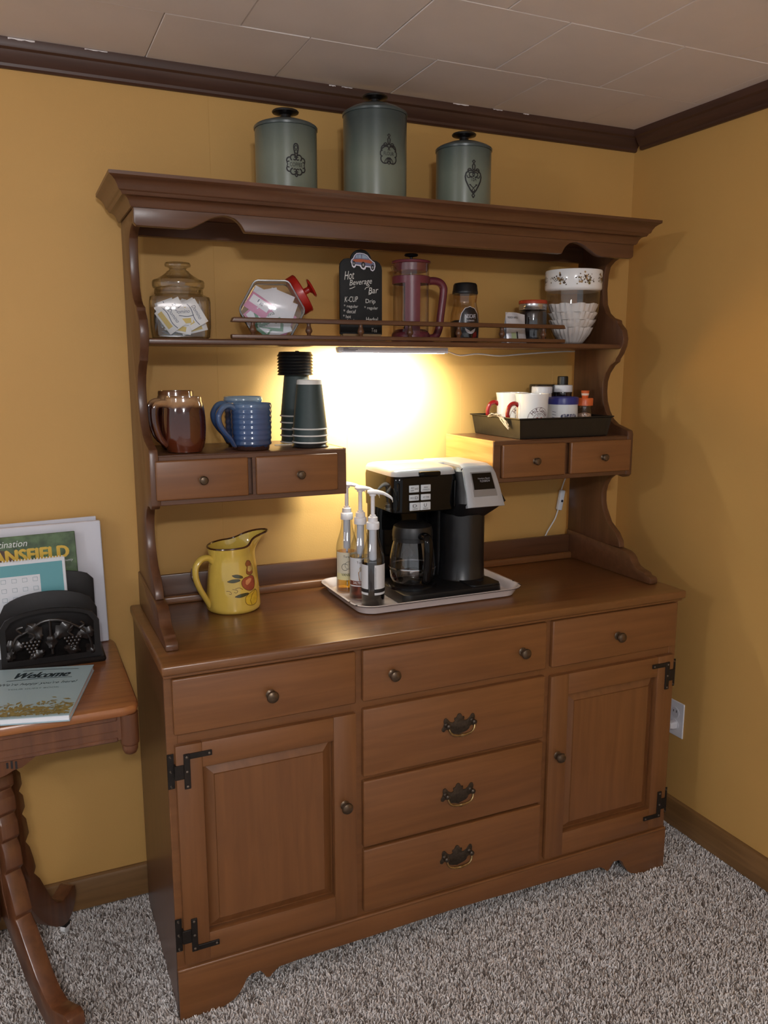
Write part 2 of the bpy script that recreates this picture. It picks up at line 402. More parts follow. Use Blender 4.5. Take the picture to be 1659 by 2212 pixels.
# knobs and pulls
def knob(x, z, parent, y=-.506):
    prof = [(.0105, 0), (.0115, .0015), (.0095, .003), (.0055, .0045), (.005, .009), (.0075, .012), (.0125, .0145), (.0138, .0185), (.0125, .022), (.0085, .0245), (.0035, .0255), (0, .0255)]
    return P(MB().lathe(prof, 20, (x, y, z), axis='y'), 'knob', KN, parent)
def front(x0, x1, z0, z1, name='drawer', y=-.506):
    return P(MB().box(x0, x1, y, y+.016, z0, z1, .004, 3), name, WF)
D1, D2, D3 = (.0214, .4364), (.4541, .9654), (.9836, 1.3991)
for (a, b), ks in ((D1, [.2326]), (D2, [.529, .8911]), (D3, [1.194])):
    d = front(a, b, .680, .8056)
    for k in ks: knob(k, .7385, d)
def pull(x, z, parent):
    h = [(0, .0285), (.004, .027), (.0065, .022), (.009, .0185), (.0125, .019), (.0135, .015), (.0115, .011), (.016, .0085), (.0205, .009), (.026, .0125), (.031, .019), (.0345, .0225), (.0395, .021), (.0415, .015), (.0405, .008), (.0425, .001), (.046, -.003), (.0455, -.009), (.0405, -.0115), (.0365, -.008), (.033, -.0065), (.028, -.009), (.0265, -.014), (.021, -.0185), (.012, -.021), (.005, -.0225), (0, -.025)]
    pl = h+[(-a, b) for a, b in reversed(h[1:-1])]
    pl = [(x+a*1.06, z+b*1.04) for a, b in pl][::-1]
    pp = P(MB().prism(pl, -.5085, -.5055, 'xz', .0007), 'pull_plate', BRONZE, parent)
    for s in (-1, 1): P(MB().lathe([(.0068, 0), (.006, .002), (.004, .004), (.004, .009), (.0062, .011), (.0062, .0145), (.003, .017), (0, .017)], 14, (x+s*.036, -.508, z+.006), axis='y'), 'pull_post', BRONZE, parent)
    path = [(x-.036, -.519, z+.006), (x-.0350, -.522, z-.003), (x-.031, -.524, z-.0110), (x-.023, -.525, z-.0165), (x-.010, -.5255, z-.0190), (x, -.5255, z-.0195)]
    path += [(2*x-a, b, c) for a, b, c in reversed(path[:-1])]
    path = bez(path, 4); m = len(path)
    P(MB().tube(path, [.0022+.0013*math.sin(PI*i/(m-1))**2+(.0012 if abs(i-m//2) < 2 else 0) for i in range(m)], 8), 'bail_handle', BRASS, parent)
for z0, z1, pz in ((.4907, .6613, .574), (.3078, .4792, .388), (.1342, .3007, .217)):
    d = front(D2[0], D2[1], z0, z1); pull(.7105, pz+.003, d)
def hinge(x, z, sx, sz, parent):
    """H-L strap hinge; x = outer edge, z = height of its arm, sx/sz mirror it"""
    mb = MB(); y0, y1 = -.5095, -.5055
    X = lambda u: x+sx*u
    Z = lambda v: z+sz*v
    def bb(u0, u1, v0, v1, yy=y0): mb.box(min(X(u0), X(u1)), max(X(u0), X(u1)), yy, y1+.006, min(Z(v0), Z(v1)), max(Z(v0), Z(v1)), .0008)
    bb(0, .0145, -.079, .001, -.5); bb(.0135, .033, -.055, -.023); bb(.033, .0465, -.079, .001); bb(.046, .094, -.0115, .0005)
    h = P(mb, 'hinge', IRON, parent)
    for u, v, yy in ((.007, -.005, -.5), (.007, -.039, -.5), (.007, -.073, -.5), (.0395, -.006, y0), (.0395, -.039, y0), (.0395, -.073, y0), (.088, -.0055, y0)):
        P(MB().lathe([(.003, 0), (.0026, .0009), (.0012, .0015), (0, .0016)], 10, (X(u), yy, Z(v)), axis='y'), 'rivet', RIV, parent)
def door(a, b, side):
    z0, z1 = .1342, .656; w = .057
    y0, y1 = -.506, -.488
    d = P(MB().box(a+.002, b-.002, y1-.0015, y1, z0+.002, z1-.002), 'door', WV)
    for u in (a, b-w): P(MB().box(u, u+w, y0, y1, z0, z1, .0028, 2), 'door_stile', WV, d)
    for u, v in ((z1-.058, z1-.0003), (z0+.0003, z0+.065)): P(MB().box(a+w-.001, b-w+.001, y0+.0003, y1, u, v, .0022, 2), 'door_rail', WF, d)
    # raised panel
    ax, bx, az, bz = a+w, b-w, z0+.065, z1-.058; s = .024
    def ring(i, y): return [(ax+i, y, az+i), (bx-i, y, az+i), (bx-i, y, bz-i), (ax+i, y, bz-i)]
    P(MB().loft([ring(-.002, y1+.002), ring(-.002, -.4905), ring(.003, -.4910), ring(s, -.5015), ring(s+.0012, -.5045)], True, True), 'door_panel', WV, d, 12)
    knob(b-.031 if side < 0 else a+.028, .4325, d)
    if side < 0: hinge(.0045, .6355, 1, 1, d); hinge(.0045, .166, 1, -1, d)
    else: hinge(1.4155, .6355, -1, 1, d); hinge(1.4155, .166, -1, -1, d)
door(*D1, -1); door(*D3, 1)

# ------------------------------------------------------------------ hutch standing on the sideboard
HO = (.71, -.17, .84)
hu = thing('hutch', 'open-backed maple hutch with scalloped sides standing on the sideboard worktop', 'hutch', HO)
def H(mb, name, mat, parent=None, angle=35): return mb.build(name, mat, parent or hu, HO, angle)
prof = [(-.245, 1.80), (-.245, 1.759), (-.215, 1.757), (-.1885, 1.748), (-.170, 1.735), (-.1628, 1.712), (-.160, 1.671), (-.1655, 1.6287), (-.180, 1.603), (-.202, 1.5877), (-.2312, 1.5795), (-.2330, 1.571), (-.2549, 1.5513), (-.2627, 1.5263), (-.2590, 1.505), (-.2475, 1.484), (-.2349, 1.4700), (-.2319, 1.4609), (-.2128, 1.4508), (-.1925, 1.428), (-.1825, 1.4038), (-.1812, 1.3754), (-.1860, 1.345), (-.1995, 1.3166), (-.2175, 1.295), (-.2425, 1.2804), (-.2828, 1.2706), (-.300, 1.266), (-.304, 1.2555), (-.304, 1.1394), (-.296, 1.132), (-.2876, 1.1298), (-.2650, 1.1325), (-.2427, 1.1306), (-.2209, 1.1159), (-.2066, 1.095), (-.2006, 1.0716), (-.2015, 1.045), (-.2085, 1.0228), (-.2326, .9854), (-.2702, .9595), (-.2872, .9381), (-.2918, .9186)]
back = [(-.04, .9186), (-.04, 1.80)]
wedge = [(-.04, .8405), (-.04, .930), (-.10, .928), (-.20, .9215), (-.30, .9165), (-.3203, .9140), (-.335, .908), (-.345, .899), (-.352, .888), (-.362, .879), (-.380, .873), (-.4038, .8687), (-.4100, .862), (-.4250, .8605), (-.4320, .854), (-.4325, .8405)]
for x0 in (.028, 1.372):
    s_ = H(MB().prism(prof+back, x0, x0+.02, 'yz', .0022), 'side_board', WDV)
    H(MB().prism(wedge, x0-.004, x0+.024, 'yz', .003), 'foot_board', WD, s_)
# crown
CP = [(0, 1.786), (.004, 1.786), (.007, 1.790), (.009, 1.797), (.013, 1.803), (.019, 1.8065), (.0235, 1.807), (.0255, 1.8095), (.0275, 1.8135), (.030, 1.8145), (.032, 1.8165), (.034, 1.823), (.039, 1.8315), (.0455, 1.837), (.0485, 1.8385), (.052, 1.841), (.052, 1.848), (0, 1.848)]
fx0, fx1, fy = .0268, 1.3932, -.262
def crown():
    mb = MB(); rings = []
    for k in range(4):
        ring = []
        for d, z in CP:
            ring.append([(fx0-d, -.04, z), (fx0-d, fy-d, z), (fx1+d, fy-d, z), (fx1+d, -.04, z)][k])
        rings.append(ring)
    mb.loft(rings); return H(mb, 'crown_moulding', WD, None, 28)
crown()
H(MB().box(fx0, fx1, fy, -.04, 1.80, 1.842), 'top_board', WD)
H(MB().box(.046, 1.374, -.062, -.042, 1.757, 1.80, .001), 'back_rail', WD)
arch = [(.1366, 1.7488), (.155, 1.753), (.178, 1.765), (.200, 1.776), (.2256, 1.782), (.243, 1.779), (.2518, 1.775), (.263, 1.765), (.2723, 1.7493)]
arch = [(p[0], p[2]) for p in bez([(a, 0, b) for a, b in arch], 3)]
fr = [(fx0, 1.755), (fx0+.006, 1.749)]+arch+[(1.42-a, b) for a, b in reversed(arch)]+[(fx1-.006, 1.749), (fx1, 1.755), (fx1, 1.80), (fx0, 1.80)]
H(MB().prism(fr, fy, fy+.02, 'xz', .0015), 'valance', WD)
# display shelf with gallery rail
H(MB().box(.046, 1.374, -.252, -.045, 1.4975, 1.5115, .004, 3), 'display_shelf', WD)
H(MB().box(.238, 1.182, -.247, -.229, 1.513, 1.523, .002, 2), 'gallery_base', WD)
pl = [(.238, 1.551), (1.182, 1.551), (1.176, 1.562), (.243, 1.562)]
H(MB().prism(pl, -.2485, -.2275, 'xz', .0022), 'gallery_rail', WD)
sp = [(.0050, 1.522), (.0056, 1.524), (.0045, 1.526), (.0062, 1.5285), (.0082, 1.532), (.0084, 1.5355), (.0066, 1.540), (.0050, 1.5445), (.0046, 1.548), (.0054, 1.5515)]
for x in (.2905, .4295, .566, .703, .8455, .979, 1.113): H(MB().lathe(sp, 14, (x, -.238, 0)), 'spindle', WDV)
# little drawer boxes
def dbox(a, b, raw):
    y0, y1, z0, z1 = -.303, -.04, 1.139, 1.252
    H(MB().box(a, b, y0+.006, y1, z1-.012, z1, .002, 2).box(a, b, y0+.006, y1, z0, z0+.012, .002).box(a, b, y1-.012, y1, z0+.012, z1-.012), 'drawer_case', WD)
    f = MB()
    f.box(a+.002, b-.002, y0+.012, y0+.022, z0+.004, z1-.004).box(a, b, y0, y0+.02, z1-.0135, z1-.0015, .0015).box(a, b, y0, y0+.02, z0, z0+.0135, .0015)
    m = (a+b)/2
    for u in (a, m-.011, b-.022 if raw > 0 else b-.02): f.box(u, u+.022, y0+.0006, y0+.02, z0+.0125, z1-.0125)
    H(f, 'drawer_frame', WD)
    u = b if raw > 0 else a
    e = H(MB().box(min(u+.001*raw, u-.006*raw), max(u+.001*raw, u-.006*raw), y0+.003, y1+.001, z0-.0005, z1+.0005, .001), 'end_panel', WRAW)
    if raw < 0:
        for yy in (-.275, -.165, -.06): H(MB().prism(circ(yy, z1-.011, .0028, 0, 360, 10)[:-1], u-.0008, u+.002, 'yz'), 'nail_hole', INK, e)
    return m
def sdrawer(a, b, kx):
    d = H(MB().box(a, b, -.311, -.296, 1.151, 1.2415, .0045, 3), 'small_drawer', WF)
    H(MB().lathe([(.0075, 0), (.0085, .0012), (.006, .003), (.0045, .006), (.0062, .009), (.0098, .0115), (.0102, .0145), (.008, .0175), (.003, .019), (0, .019)], 18, (kx, -.311, 1.1945), axis='y'), 'knob', KN, d)
dbox(.048, .4985, 1); sdrawer(.0395, .2510, .1437); sdrawer(.2695, .4745, .3762)
dbox(.9215, 1.372, -1); sdrawer(.9455, 1.1505, 1.0495); sdrawer(1.169, 1.3805, 1.2805)
H(MB().box(.0287, .0485, -.3035, -.28, 1.139, 1.252, .001), 'box_stile', WD); H(MB().box(1.3715, 1.3913, -.3035, -.28, 1.139, 1.252, .001), 'box_stile', WD)
# low rail and plate ledge at the back of the worktop
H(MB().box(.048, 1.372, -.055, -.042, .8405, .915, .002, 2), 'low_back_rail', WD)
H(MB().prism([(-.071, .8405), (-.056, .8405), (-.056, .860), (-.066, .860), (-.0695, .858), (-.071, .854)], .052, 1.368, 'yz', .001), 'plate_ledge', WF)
# ------------------------------------------------------------------ canisters on top of the hutch
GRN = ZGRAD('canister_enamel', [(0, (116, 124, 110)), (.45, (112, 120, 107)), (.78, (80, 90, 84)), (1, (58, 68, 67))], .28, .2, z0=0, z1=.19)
GRNL = M('canister_lid_enamel', (64, 74, 74), .3, coat=.2)
def emblem(kind, fn, mb):
    """scrolled wrought-iron style emblem drawn with flat lines in mm"""
    k = lambda pts: [(a*.001, b*.001) for a, b in pts]
    def ln(pts, w=1.7): line2d(mb, k(pts), w*.00155, fn)
    def both(pts, w=1.7): ln(pts, w); ln([(-a, b) for a, b in pts], w)
    if kind == 'coffee':
        both([(1.5, 16), (2.6, 20), (4, 27), (4.6, 32), (4, 36), (2, 38.5), (0, 39)]); both([(0, 36), (3.5, 32), (0, 28), (3, 24), (0, 20)], 1)
        both(circ(6, 12.5, 5.5, 200, -60)); both(circ(13.5, 7.5, 5.5, 110, -40)); both(circ(3, 11, 2.6, 60, 340), 1.4)
        ln([(-16, 5.5), (16, 5.5)], 1.4); ln([(-16, -5.5), (16, -5.5)], 1.4); both([(16, 5.5), (18.5, 3), (17, 0), (18.5, -3), (16, -5.5)], 1.3)
        both(circ(13.5, -8, 5.5, 40, -110)); both(circ(6, -13, 5.8, 80, -190)); both(circ(3, -11, 2.6, 20, 300), 1.4); both([(0, -16), (2.5, -20), (0, -23)])
        return 'COFFEE', 26, 7.5
    if kind == 'flour':
        both([(0, 40), (3.2, 37), (0, 34), (3, 29), (2.2, 22), (0, 19)]); both(circ(8, 17, 4, -60, 230), 1.5)
        both([(0, 19), (6, 17), (11, 13), (16, 9), (18.5, 5)]); both(circ(9, 8.5, 8.5, 150, -20)); both(circ(6, 6, 8, 180, 60), 1.3)
        ln([(-17, 5.5), (17, 5.5)], 1.4); ln([(-17, -6), (17, -6)], 1.4); both([(17, 5.5), (19.5, 2.5), (19.5, -3), (17, -6)], 1.6)
        both(circ(9, -11, 9.5, 40, -200)); both([(0, -8), (4.5, -13), (4, -19), (0, -22)], 1.3); both([(2, -8), (7, -12), (10, -17), (9, -20)], 1.2)
        return 'FLOUR', 24, 7.5
    both([(0, 36), (3, 33), (0, 30), (2.8, 25), (2.2, 19), (0, 16)]); both(circ(8.5, 15.5, 3.8, -80, 200), 1.5)
    both([(0, 13), (4, 16), (10, 15.5), (15.5, 11), (17.5, 4), (16, -4), (11.5, -13), (6, -22), (0, -29)], 1.9)
    both(circ(5, 8, 4.2, 150, -90), 1.4); both(circ(10.5, 5, 3.2, 30, -190), 1.2); both([(0, 13), (2, 8), (0, 4)], 1.3)
    ln([(-8, 3), (8, 3)], 1.2); ln([(-9, -11.5), (9, -11.5)], 1.2); both([(7, -12), (0, -18), (3, -22), (0, -26)], 1.3); both([(0, -29), (3, -32), (0, -37), ], 1.6)
    return 'TEA', 13, 9.5
def canister(x, y, r, rim, top, kind, label, off, ez, esc):
    z0 = 1.849
    t = thing('canister', label, 'canister', (x, y, z0), 0, 'green kitchen canisters on top of the hutch')
    h = rim-z0
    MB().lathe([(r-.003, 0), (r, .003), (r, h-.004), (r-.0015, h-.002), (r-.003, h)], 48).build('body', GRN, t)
    d = top-rim
    MB().lathe([(r-.004, h-.004), (r+.0018, h-.003), (r+.0022, h+.002), (r+.0005, h+.0045), (r*.93, h+.008), (r*.8, h+d*.55), (r*.6, h+d*.8), (r*.35, h+d*.95), (.016, h+d), (0, h+d)], 48).build('lid', GRNL, t)
    kz = h+d
    MB().lathe([(.014, kz-.001), (.0125, kz+.002), (.0115, kz+.006), (.0135, kz+.0105), (.022, kz+.0135), (.031, kz+.0155), (.0322, kz+.018), (.030, kz+.0205), (.02, kz+.0218), (0, kz+.022)], 32).build('knob', M('bakelite', (22, 19, 19), .3), t)
    th = face_to(x, y)+off
    f0 = cyl(r+.0005, th, ez)
    f = lambda u, v: f0(u*esc, v*esc)
    mb = MB(); s, w, hh = emblem(kind, f, mb); mb.build('emblem', INK, t, fix=False)
    mb = MB(); text(mb, s, -w*.0005, -hh*.0005, w*.001, hh*.001, f); mb.build('lettering', INK, t, fix=False)
canister(.4028, -.17, .0738, 2.005, 2.026, 'coffee', 'mid-height green canister with scroll emblem reading COFFEE on top of the hutch', math.radians(18), .062, 1.18)
canister(.6356, -.17, .0795, 2.062, 2.088, 'flour', 'tallest green canister with scroll emblem reading FLOUR on top of the hutch', math.radians(25), .108, 1.12)
canister(.8904, -.17, .0725, 2.005, 2.027, 'tea', 'shortest green canister with heart emblem reading TEA on top of the hutch', math.radians(21), .073, 1.26)

# ------------------------------------------------------------------ things on the display shelf (top at 1.5115)
ZS = 1.5117
# square glass jar with sugar packets
JX, JY = .1385, -.145
t = thing('glass_jar', 'square clear glass jar with knobbed lid full of white and yellow sugar packets', 'jar', (JX, JY, ZS), -.14)
GJ = GLASS('jar_glass', (247, 246, 242), 2.4)
MB().loft([rsq(.060, .060, .014, .0005, 6), rsq(.0655, .0655, .016, .004, 6), rsq(.0685, .0685, .018, .03, 6), rsq(.0690, .0690, .018, .085, 6), rsq(.0675, .0675, .022, .095, 6), rsq(.061, .061, .04, .1005, 6), rsq(.057, .057, .0569, .104, 6), rsq(.056, .056, .0559, .116, 6), rsq(.058, .058, .0579, .118, 6)], True, False).build('body', GJ, t)
MB().lathe([(.050, .108), (.054, .118), (.059, .1195), (.0605, .124), (.0605, .132), (.0585, .136), (.05, .139), (.038, .146), (.028, .153), (.0255, .157), (.021, .159), (.019, .163), (.023, .166), (.0295, .168), (.0305, .172), (.0285, .1765), (.02, .1775), (0, .178)], 40, cap0=False).build('lid', GJ, t)
PKW = M('packet_paper', (226, 228, 236), .55, bump=.25, bscale=60); PKY = M('packet_yellow', (206, 178, 60), .55); PKB = M('packet_blue', (44, 56, 98), .55)
PKP = M('packet_pink', (206, 130, 170), .5); PKG = M('packet_green', (92, 140, 112), .5)
def packet(name, label, group, pw, ph, kind):
    """flat pillow packet lying in its own xy plane, thickness along z"""
    t = thing(name, label, 'packet', (0, 0, 0), 0, group)
    def z(s, u): return .0022*(max(0, 1-abs(2*s-1)**4)*max(0, 1-abs(2*u-1)**4))**.5
    mb = MB(); n = 8
    mb.grid(lambda s, u: ((s-.5)*pw, (u-.5)*ph, z(s, u)), n, n); mb.grid(lambda s, u: ((.5-s)*pw, (u-.5)*ph, -z(s, u)), n, n)
    body = {'w': PKW, 'p': PKP, 'g': PKG}[kind]
    mb.build('pouch', body, t, angle=80, fix=False)
    f = lambda e: (lambda a, b: (a, b, z(a/pw+.5, b/ph+.5)+e))
    def patch(a0, a1, b0, b1, mat, nm): MB().grid(lambda s, u: f(.0003)(a0+(a1-a0)*s, b0+(b1-b0)*u), 5, 5).build(nm, mat, t, fix=False)
    if kind == 'w':
        patch(-pw*.40, pw*.30, -ph*.40, -ph*.14, PKY, 'yellow_panel')
        mb = MB(); line2d(mb, [(-pw*.46+pw*.92*i/12, ph*(.0+.05*math.sin(i*.55))) for i in range(13)], .0017, f(.0004)); mb.build('blue_line', PKB, t, fix=False)
        mb = MB(); text(mb, 'Domino', -pw*.30, ph*.13, pw*.58, ph*.2, f(.0004), .2); mb.build('lettering', PKB, t, fix=False)
    elif kind == 'g':
        patch(-pw*.38, pw*.38, -ph*.34, ph*.34, PKW, 'white_panel')
        mb = MB(); text(mb, 'Truvia', -pw*.25, -ph*.1, pw*.5, ph*.22, f(.0005)); mb.build('lettering', M('packet_text_green', (40, 70, 60), .6), t, fix=False)
    else:
        patch(-pw*.42, pw*.42, -ph*.1, ph*.38, PKW, 'white_panel')
        mb = MB(); text(mb, '1g', -pw*.12, ph*.05, pw*.26, ph*.26, f(.0005)); mb.build('lettering', PKB, t, fix=False)
    return t
def place(o, p, nrm, roll):
    """stand a packet at p facing nrm, turned by roll in its plane"""
    n = Vector(nrm).normalized(); up = Vector((0, 0, 1)); x = up.cross(n)
    x = x.normalized() if x.length > 1e-3 else Vector((1, 0, 0)); y = n.cross(x)
    m = Matrix((x, y, n)).transposed().to_4x4() @ Matrix.Rotation(roll, 4, 'Z')
    o.location = p; o.rotation_euler = m.to_euler()
def keep_in(o, jar, planes, pw=.062, ph=.044):
    """slide a packet until its corners lie inside the jar; planes = (normal, offset) in the jar's own frame"""
    R3 = jar.inverted().to_3x3() @ o.rotation_euler.to_matrix(); p = jar.inverted() @ Vector(o.location)
    cs = [R3 @ Vector((sx*pw/2, sy*ph/2, sz*.0022)) for sx in (-1, 1) for sy in (-1, 1) for sz in (-1, 1)]
    for _ in range(12):
        for n, d in planes:
            n = Vector(n); ov = max(n.dot(p+q) for q in cs)-d
            if ov > 0: p -= n*ov
    o.location = jar @ p
SQP = [((1, 0, 0), .0625), ((-1, 0, 0), .0625), ((0, 1, 0), .0625), ((0, -1, 0), .0625), ((0, 0, -1), -.005), ((0, 0, 1), .097)]
pk = packet('sugar_packet', 'white sugar packet with yellow panel and blue line inside the square glass jar', 'sugar packets in the square glass jar', .060, .044, 'w')
spots = [((-.024, -.058, .046), (-.12, -1, .1), -.95), ((.030, -.058, .056), (-.1, -1, .1), -1.05), ((.004, -.055, .052), (-.05, -1, .12), .1),
         ((.012, -.046, .072), (-.1, -1, .25), .5), ((-.022, -.050, .077), (-.1, -1, .1), .45), ((.034, -.046, .036), (.05, -1, .1), .25), ((-.004, -.050, .036), (-.1, -1, .2), -.2),
         ((.050, -.020, .058), (1, -.2, .15), .9), ((-.055, -.015, .05), (-1, -.1, .1), -.6), ((-.053, .02, .06), (-1, .1, .1), .8), ((.052, .022, .05), (1, .1, .1), .2)]
for k in range(9): spots.append(((random.uniform(-.022, .022), random.uniform(-.02, .03), .006+k*.0055), (random.uniform(-.18, .18), random.uniform(-.18, .18), 1), random.uniform(0, 6)))
spots += [((-.03, -.03, .07), (-.4, -1, .2), 1.9), ((.02, -.03, .088), (.2, -.8, .6), 1.2), ((-.01, .01, .075), (.1, -1, .6), .4), ((.01, .03, .07), (.1, .9, .3), 2.4)]
Rj = Matrix.Translation((JX, JY, ZS)) @ Matrix.Rotation(-.14, 4, 'Z')
for i, (p, n, r) in enumerate(spots):
    o = pk if i == 0 else dup(pk)
    place(o, Rj @ Vector(p), Rj.to_3x3() @ Vector(n), r); keep_in(o, Rj, SQP)
# hexagonal jar lying on its side, red lid
HX, HY = .3625, -.155; R6 = .081
t = thing('candy_jar', 'hexagonal clear jar lying on its side with a red knobbed lid on the display shelf', 'jar', (HX, HY, ZS), -.27)
cz = R6*math.sqrt(3)/2+.001
hexr = lambda s, y, b=0: [((R6*s)*math.cos(math.radians(60*k)), y, cz+(R6*s)*math.sin(math.radians(60*k))) for k in range(6)]
def hexring(s, y):
    out = []
    for k in range(6):
        a, b, c = [Vector(hexr(s, y)[(k+d) % 6]) for d in (-1, 0, 1)]
        out += [tuple(b+(a-b)*.09), tuple(b+(a-b)*.03+(c-b)*.03), tuple(b+(c-b)*.09)]
    return out
MB().loft([hexring(.93, -.0545), hexring(.985, -.053), hexring(1, -.048), hexring(1, .048), hexring(.985, .053), hexring(.93, .0545)]).build('body', GLASS('hex_glass', (250, 250, 250), 2.6, .05), t)
for y_ in (-.0505, .0505): MB().tube(hexring(.985, y_), .0021, 6, closed=True).build('edge_bead', GLASS('hex_edge', (196, 192, 184), 5, .05), t)
ax = Vector((math.cos(math.radians(30)), 0, math.sin(math.radians(30)))); q = ax.to_track_quat('Z', 'X').to_matrix().to_4x4()
fc = Vector((0, 0, cz))+ax*(R6*math.sqrt(3)/2)
Lm = Matrix.Translation(fc) @ q
lid = MB().lathe([(.044, -.004), (.049, -.003), (.050, .0), (.050, .018), (.047, .021), (.015, .0225), (0, .0228)], 40, mat=Lm).build('lid', RED, t)
MB().lathe([(.0095, .022), (.008, .028), (.008, .036), (.012, .0395), (.023, .042), (.0245, .044), (.022, .0465), (0, .0475)], 28, mat=Lm).build('lid_knob', RED, lid)
pw_ = packet('sweetener_packet', 'sweetener packet inside the hexagonal jar', 'sweetener packets in the hexagonal jar', .060, .042, 'p')
pg_ = packet('sweetener_packet', 'green-edged sweetener packet inside the hexagonal jar', 'green sweetener packets in the hexagonal jar', .062, .044, 'g')
pww = packet('sweetener_packet', 'plain white sweetener packet inside the hexagonal jar', 'white sweetener packets in the hexagonal jar', .060, .044, 'w')
pw_['label'] = 'pink-and-white sweetener packet inside the hexagonal jar'; pw_['group'] = 'pink sweetener packets in the hexagonal jar'
for nm in list(pww.children):
    if nm.name.startswith(('yellow', 'blue_line', 'lettering')): bpy.data.objects.remove(nm)
sp6 = [(pw_, (-.032, -.043, .082), (-.05, -1, .1), -.6), (pw_, (-.038, -.040, .062), (-.1, -1, 0), .7), (pg_, (-.010, -.045, .060), (0, -1, .2), .35), (pg_, (-.004, -.047, .044), (0, -1, .25), -.08), (pg_, (-.018, -.044, .026), (0, -1, .1), .9),
       (pww, (-.012, -.036, .100), (.1, -1, .3), .2), (pww, (.020, -.036, .095), (0, -1, .25), -.4), (pww, (.032, -.040, .066), (.1, -1, .1), 1.2), (pww, (.012, -.044, .026), (0, -1, .2), .3), (pw_, (.026, -.038, .038), (.1, -1, .1), 1.0), (pww, (-.022, -.030, .098), (-.1, -1, .2), -.5),
       (pww, (.0, .0, .015), (.05, 0, 1), .3), (pg_, (-.01, .01, .022), (0, .1, 1), 1.3), (pww, (.02, 0, .03), (-.1, .05, 1), 2.), (pw_, (-.02, -.005, .038), (.1, .1, 1), .8), (pww, (.0, .005, .048), (.05, -.1, 1), 0), (pww, (.03, .0, .06), (.2, -.3, 1), 1.4), (pww, (.0, -.01, .085), (.1, -.8, .6), 2.4)]
HXP = [((math.cos(a_), 0, math.sin(a_)), R6*math.sqrt(3)/2-.003+cz*math.sin(a_)) for a_ in [math.radians(30+60*k) for k in range(6)]]+[((0, 1, 0), .0505), ((0, -1, 0), .0505)]
seen = set(); Rh = Matrix.Translation((HX, HY, ZS)) @ Matrix.Rotation(-.27, 4, 'Z')
for b_, p, n, r in sp6:
    o = b_ if b_.name not in seen else dup(b_)
    seen.add(b_.name); place(o, Rh @ Vector(p), Rh.to_3x3() @ Vector(n), r); keep_in(o, Rh, HXP)
# chalkboard
CX, CY = .6035, -.15
t = thing('chalkboard_sign', 'small arched chalkboard menu reading Hot Beverage Bar on the display shelf', 'chalkboard', (CX, CY, ZS), 0)
K = .0001106
def cb(X, Y): return ((X-650)*K, .019+(1965-Y)*K)
op = [(120, 1965), (1180, 1965), (1180, 480), (1165, 400), (1120, 330), (1050, 285), (960, 268), (915, 262)]+[(650-265*math.cos(math.radians(a))*-1, 300-262*math.sin(math.radians(a))) for a in range(12, 169, 12)]+[(385, 262), (330, 250), (230, 270), (170, 320), (130, 380), (120, 450)]
pts = [cb(a, b) for a, b in op]
MB().prism(pts, -.004, .004, 'xz', .0006).build('board', M('slate', (26, 28, 30), .75, noise=.2, nscale=30), t)
MB().box(-.0605, .0625, -.016, .016, 0, .0045, .0008).box(-.054, .054, -.0105, -.0045, .004, .020, .0008).box(-.054, .054, .0045, .0105, .004, .020, .0008).build('stand', M('pale_wood', (150, 122, 86), .6, noise=.12, nscale=50), t)
CHK = M('chalk', (214, 214, 210), .9)
def fb(e): return lambda a, b: (a, -.0042-e, b)
def chalk(s, X, Y, w, h, shear=.0, slope=0.):
    x, y = cb(X, Y); mb = MB(); text(mb, s, x, y, w*K, h*K, fb(.0002), shear, slope); mb.build('chalk_writing', CHK, t, fix=False)
chalk('Hot', 225, 740, 235, 190, .12, .12); chalk('Beverage', 345, 905, 560, 170, .15, .12); chalk('Bar', 830, 1030, 240, 140, .15, .1)
chalk('K-CUP', 225, 1240, 325, 125, .1, .05); chalk('* regular', 205, 1380, 360, 90); chalk('* decaf', 195, 1485, 315, 85); chalk('* hot', 185, 1600, 195, 80); chalk('chocolate', 255, 1690, 300, 75)
chalk('Drip', 755, 1275, 250, 125); chalk('* regular', 720, 1405, 350, 90); chalk('Herbal', 765, 1665, 300, 100, .05); chalk('Tea', 890, 1910, 155, 95, .1)
for pts_ in ([(350, 935), (420, 915), (490, 880)], [(735, 940), (760, 900), (840, 870), (850, 830)], [(830, 1050), (880, 1035), (915, 1000)]):
    mb = MB(); line2d(mb, [cb(*p) for p in pts_], 14*K, fb(.00025)); mb.build('chalk_stroke', CHK, t, fix=False)
def shape(name, pl, mat, e, par):
    mb = MB(); poly2d(mb, [cb(*p) for p in pl], fb(e)); return mb.build(name, mat, par, fix=False)
out = [(385, 330), (400, 280), (440, 250), (475, 180), (530, 130), (610, 118), (720, 128), (800, 160), (860, 230), (930, 285), (990, 320), (1008, 400), (985, 480), (940, 520), (890, 500), (865, 435), (770, 430), (750, 480), (710, 495), (650, 470), (610, 415), (520, 405), (495, 450), (460, 465), (415, 430), (405, 370)]
stk = shape('car_sticker', out, M('sticker_white', (226, 224, 236), .5), .0004, t)
body = [(405, 320), (420, 285), (455, 260), (490, 190), (540, 145), (615, 135), (715, 145), (790, 175), (845, 240), (920, 300), (975, 330), (990, 400), (960, 420), (870, 410), (760, 405), (640, 390), (520, 385), (480, 360), (430, 350)]
shape('car_body', body, M('sticker_blue', (110, 112, 140), .5, noise=.3, nscale=900), .0006, stk)
shape('car_panel', [(430, 300), (470, 270), (640, 255), (760, 265), (860, 270), (930, 310), (900, 350), (760, 330), (640, 330), (500, 330)], M('sticker_orange', (176, 92, 62), .5, noise=.55, nscale=1400), .0008, stk)
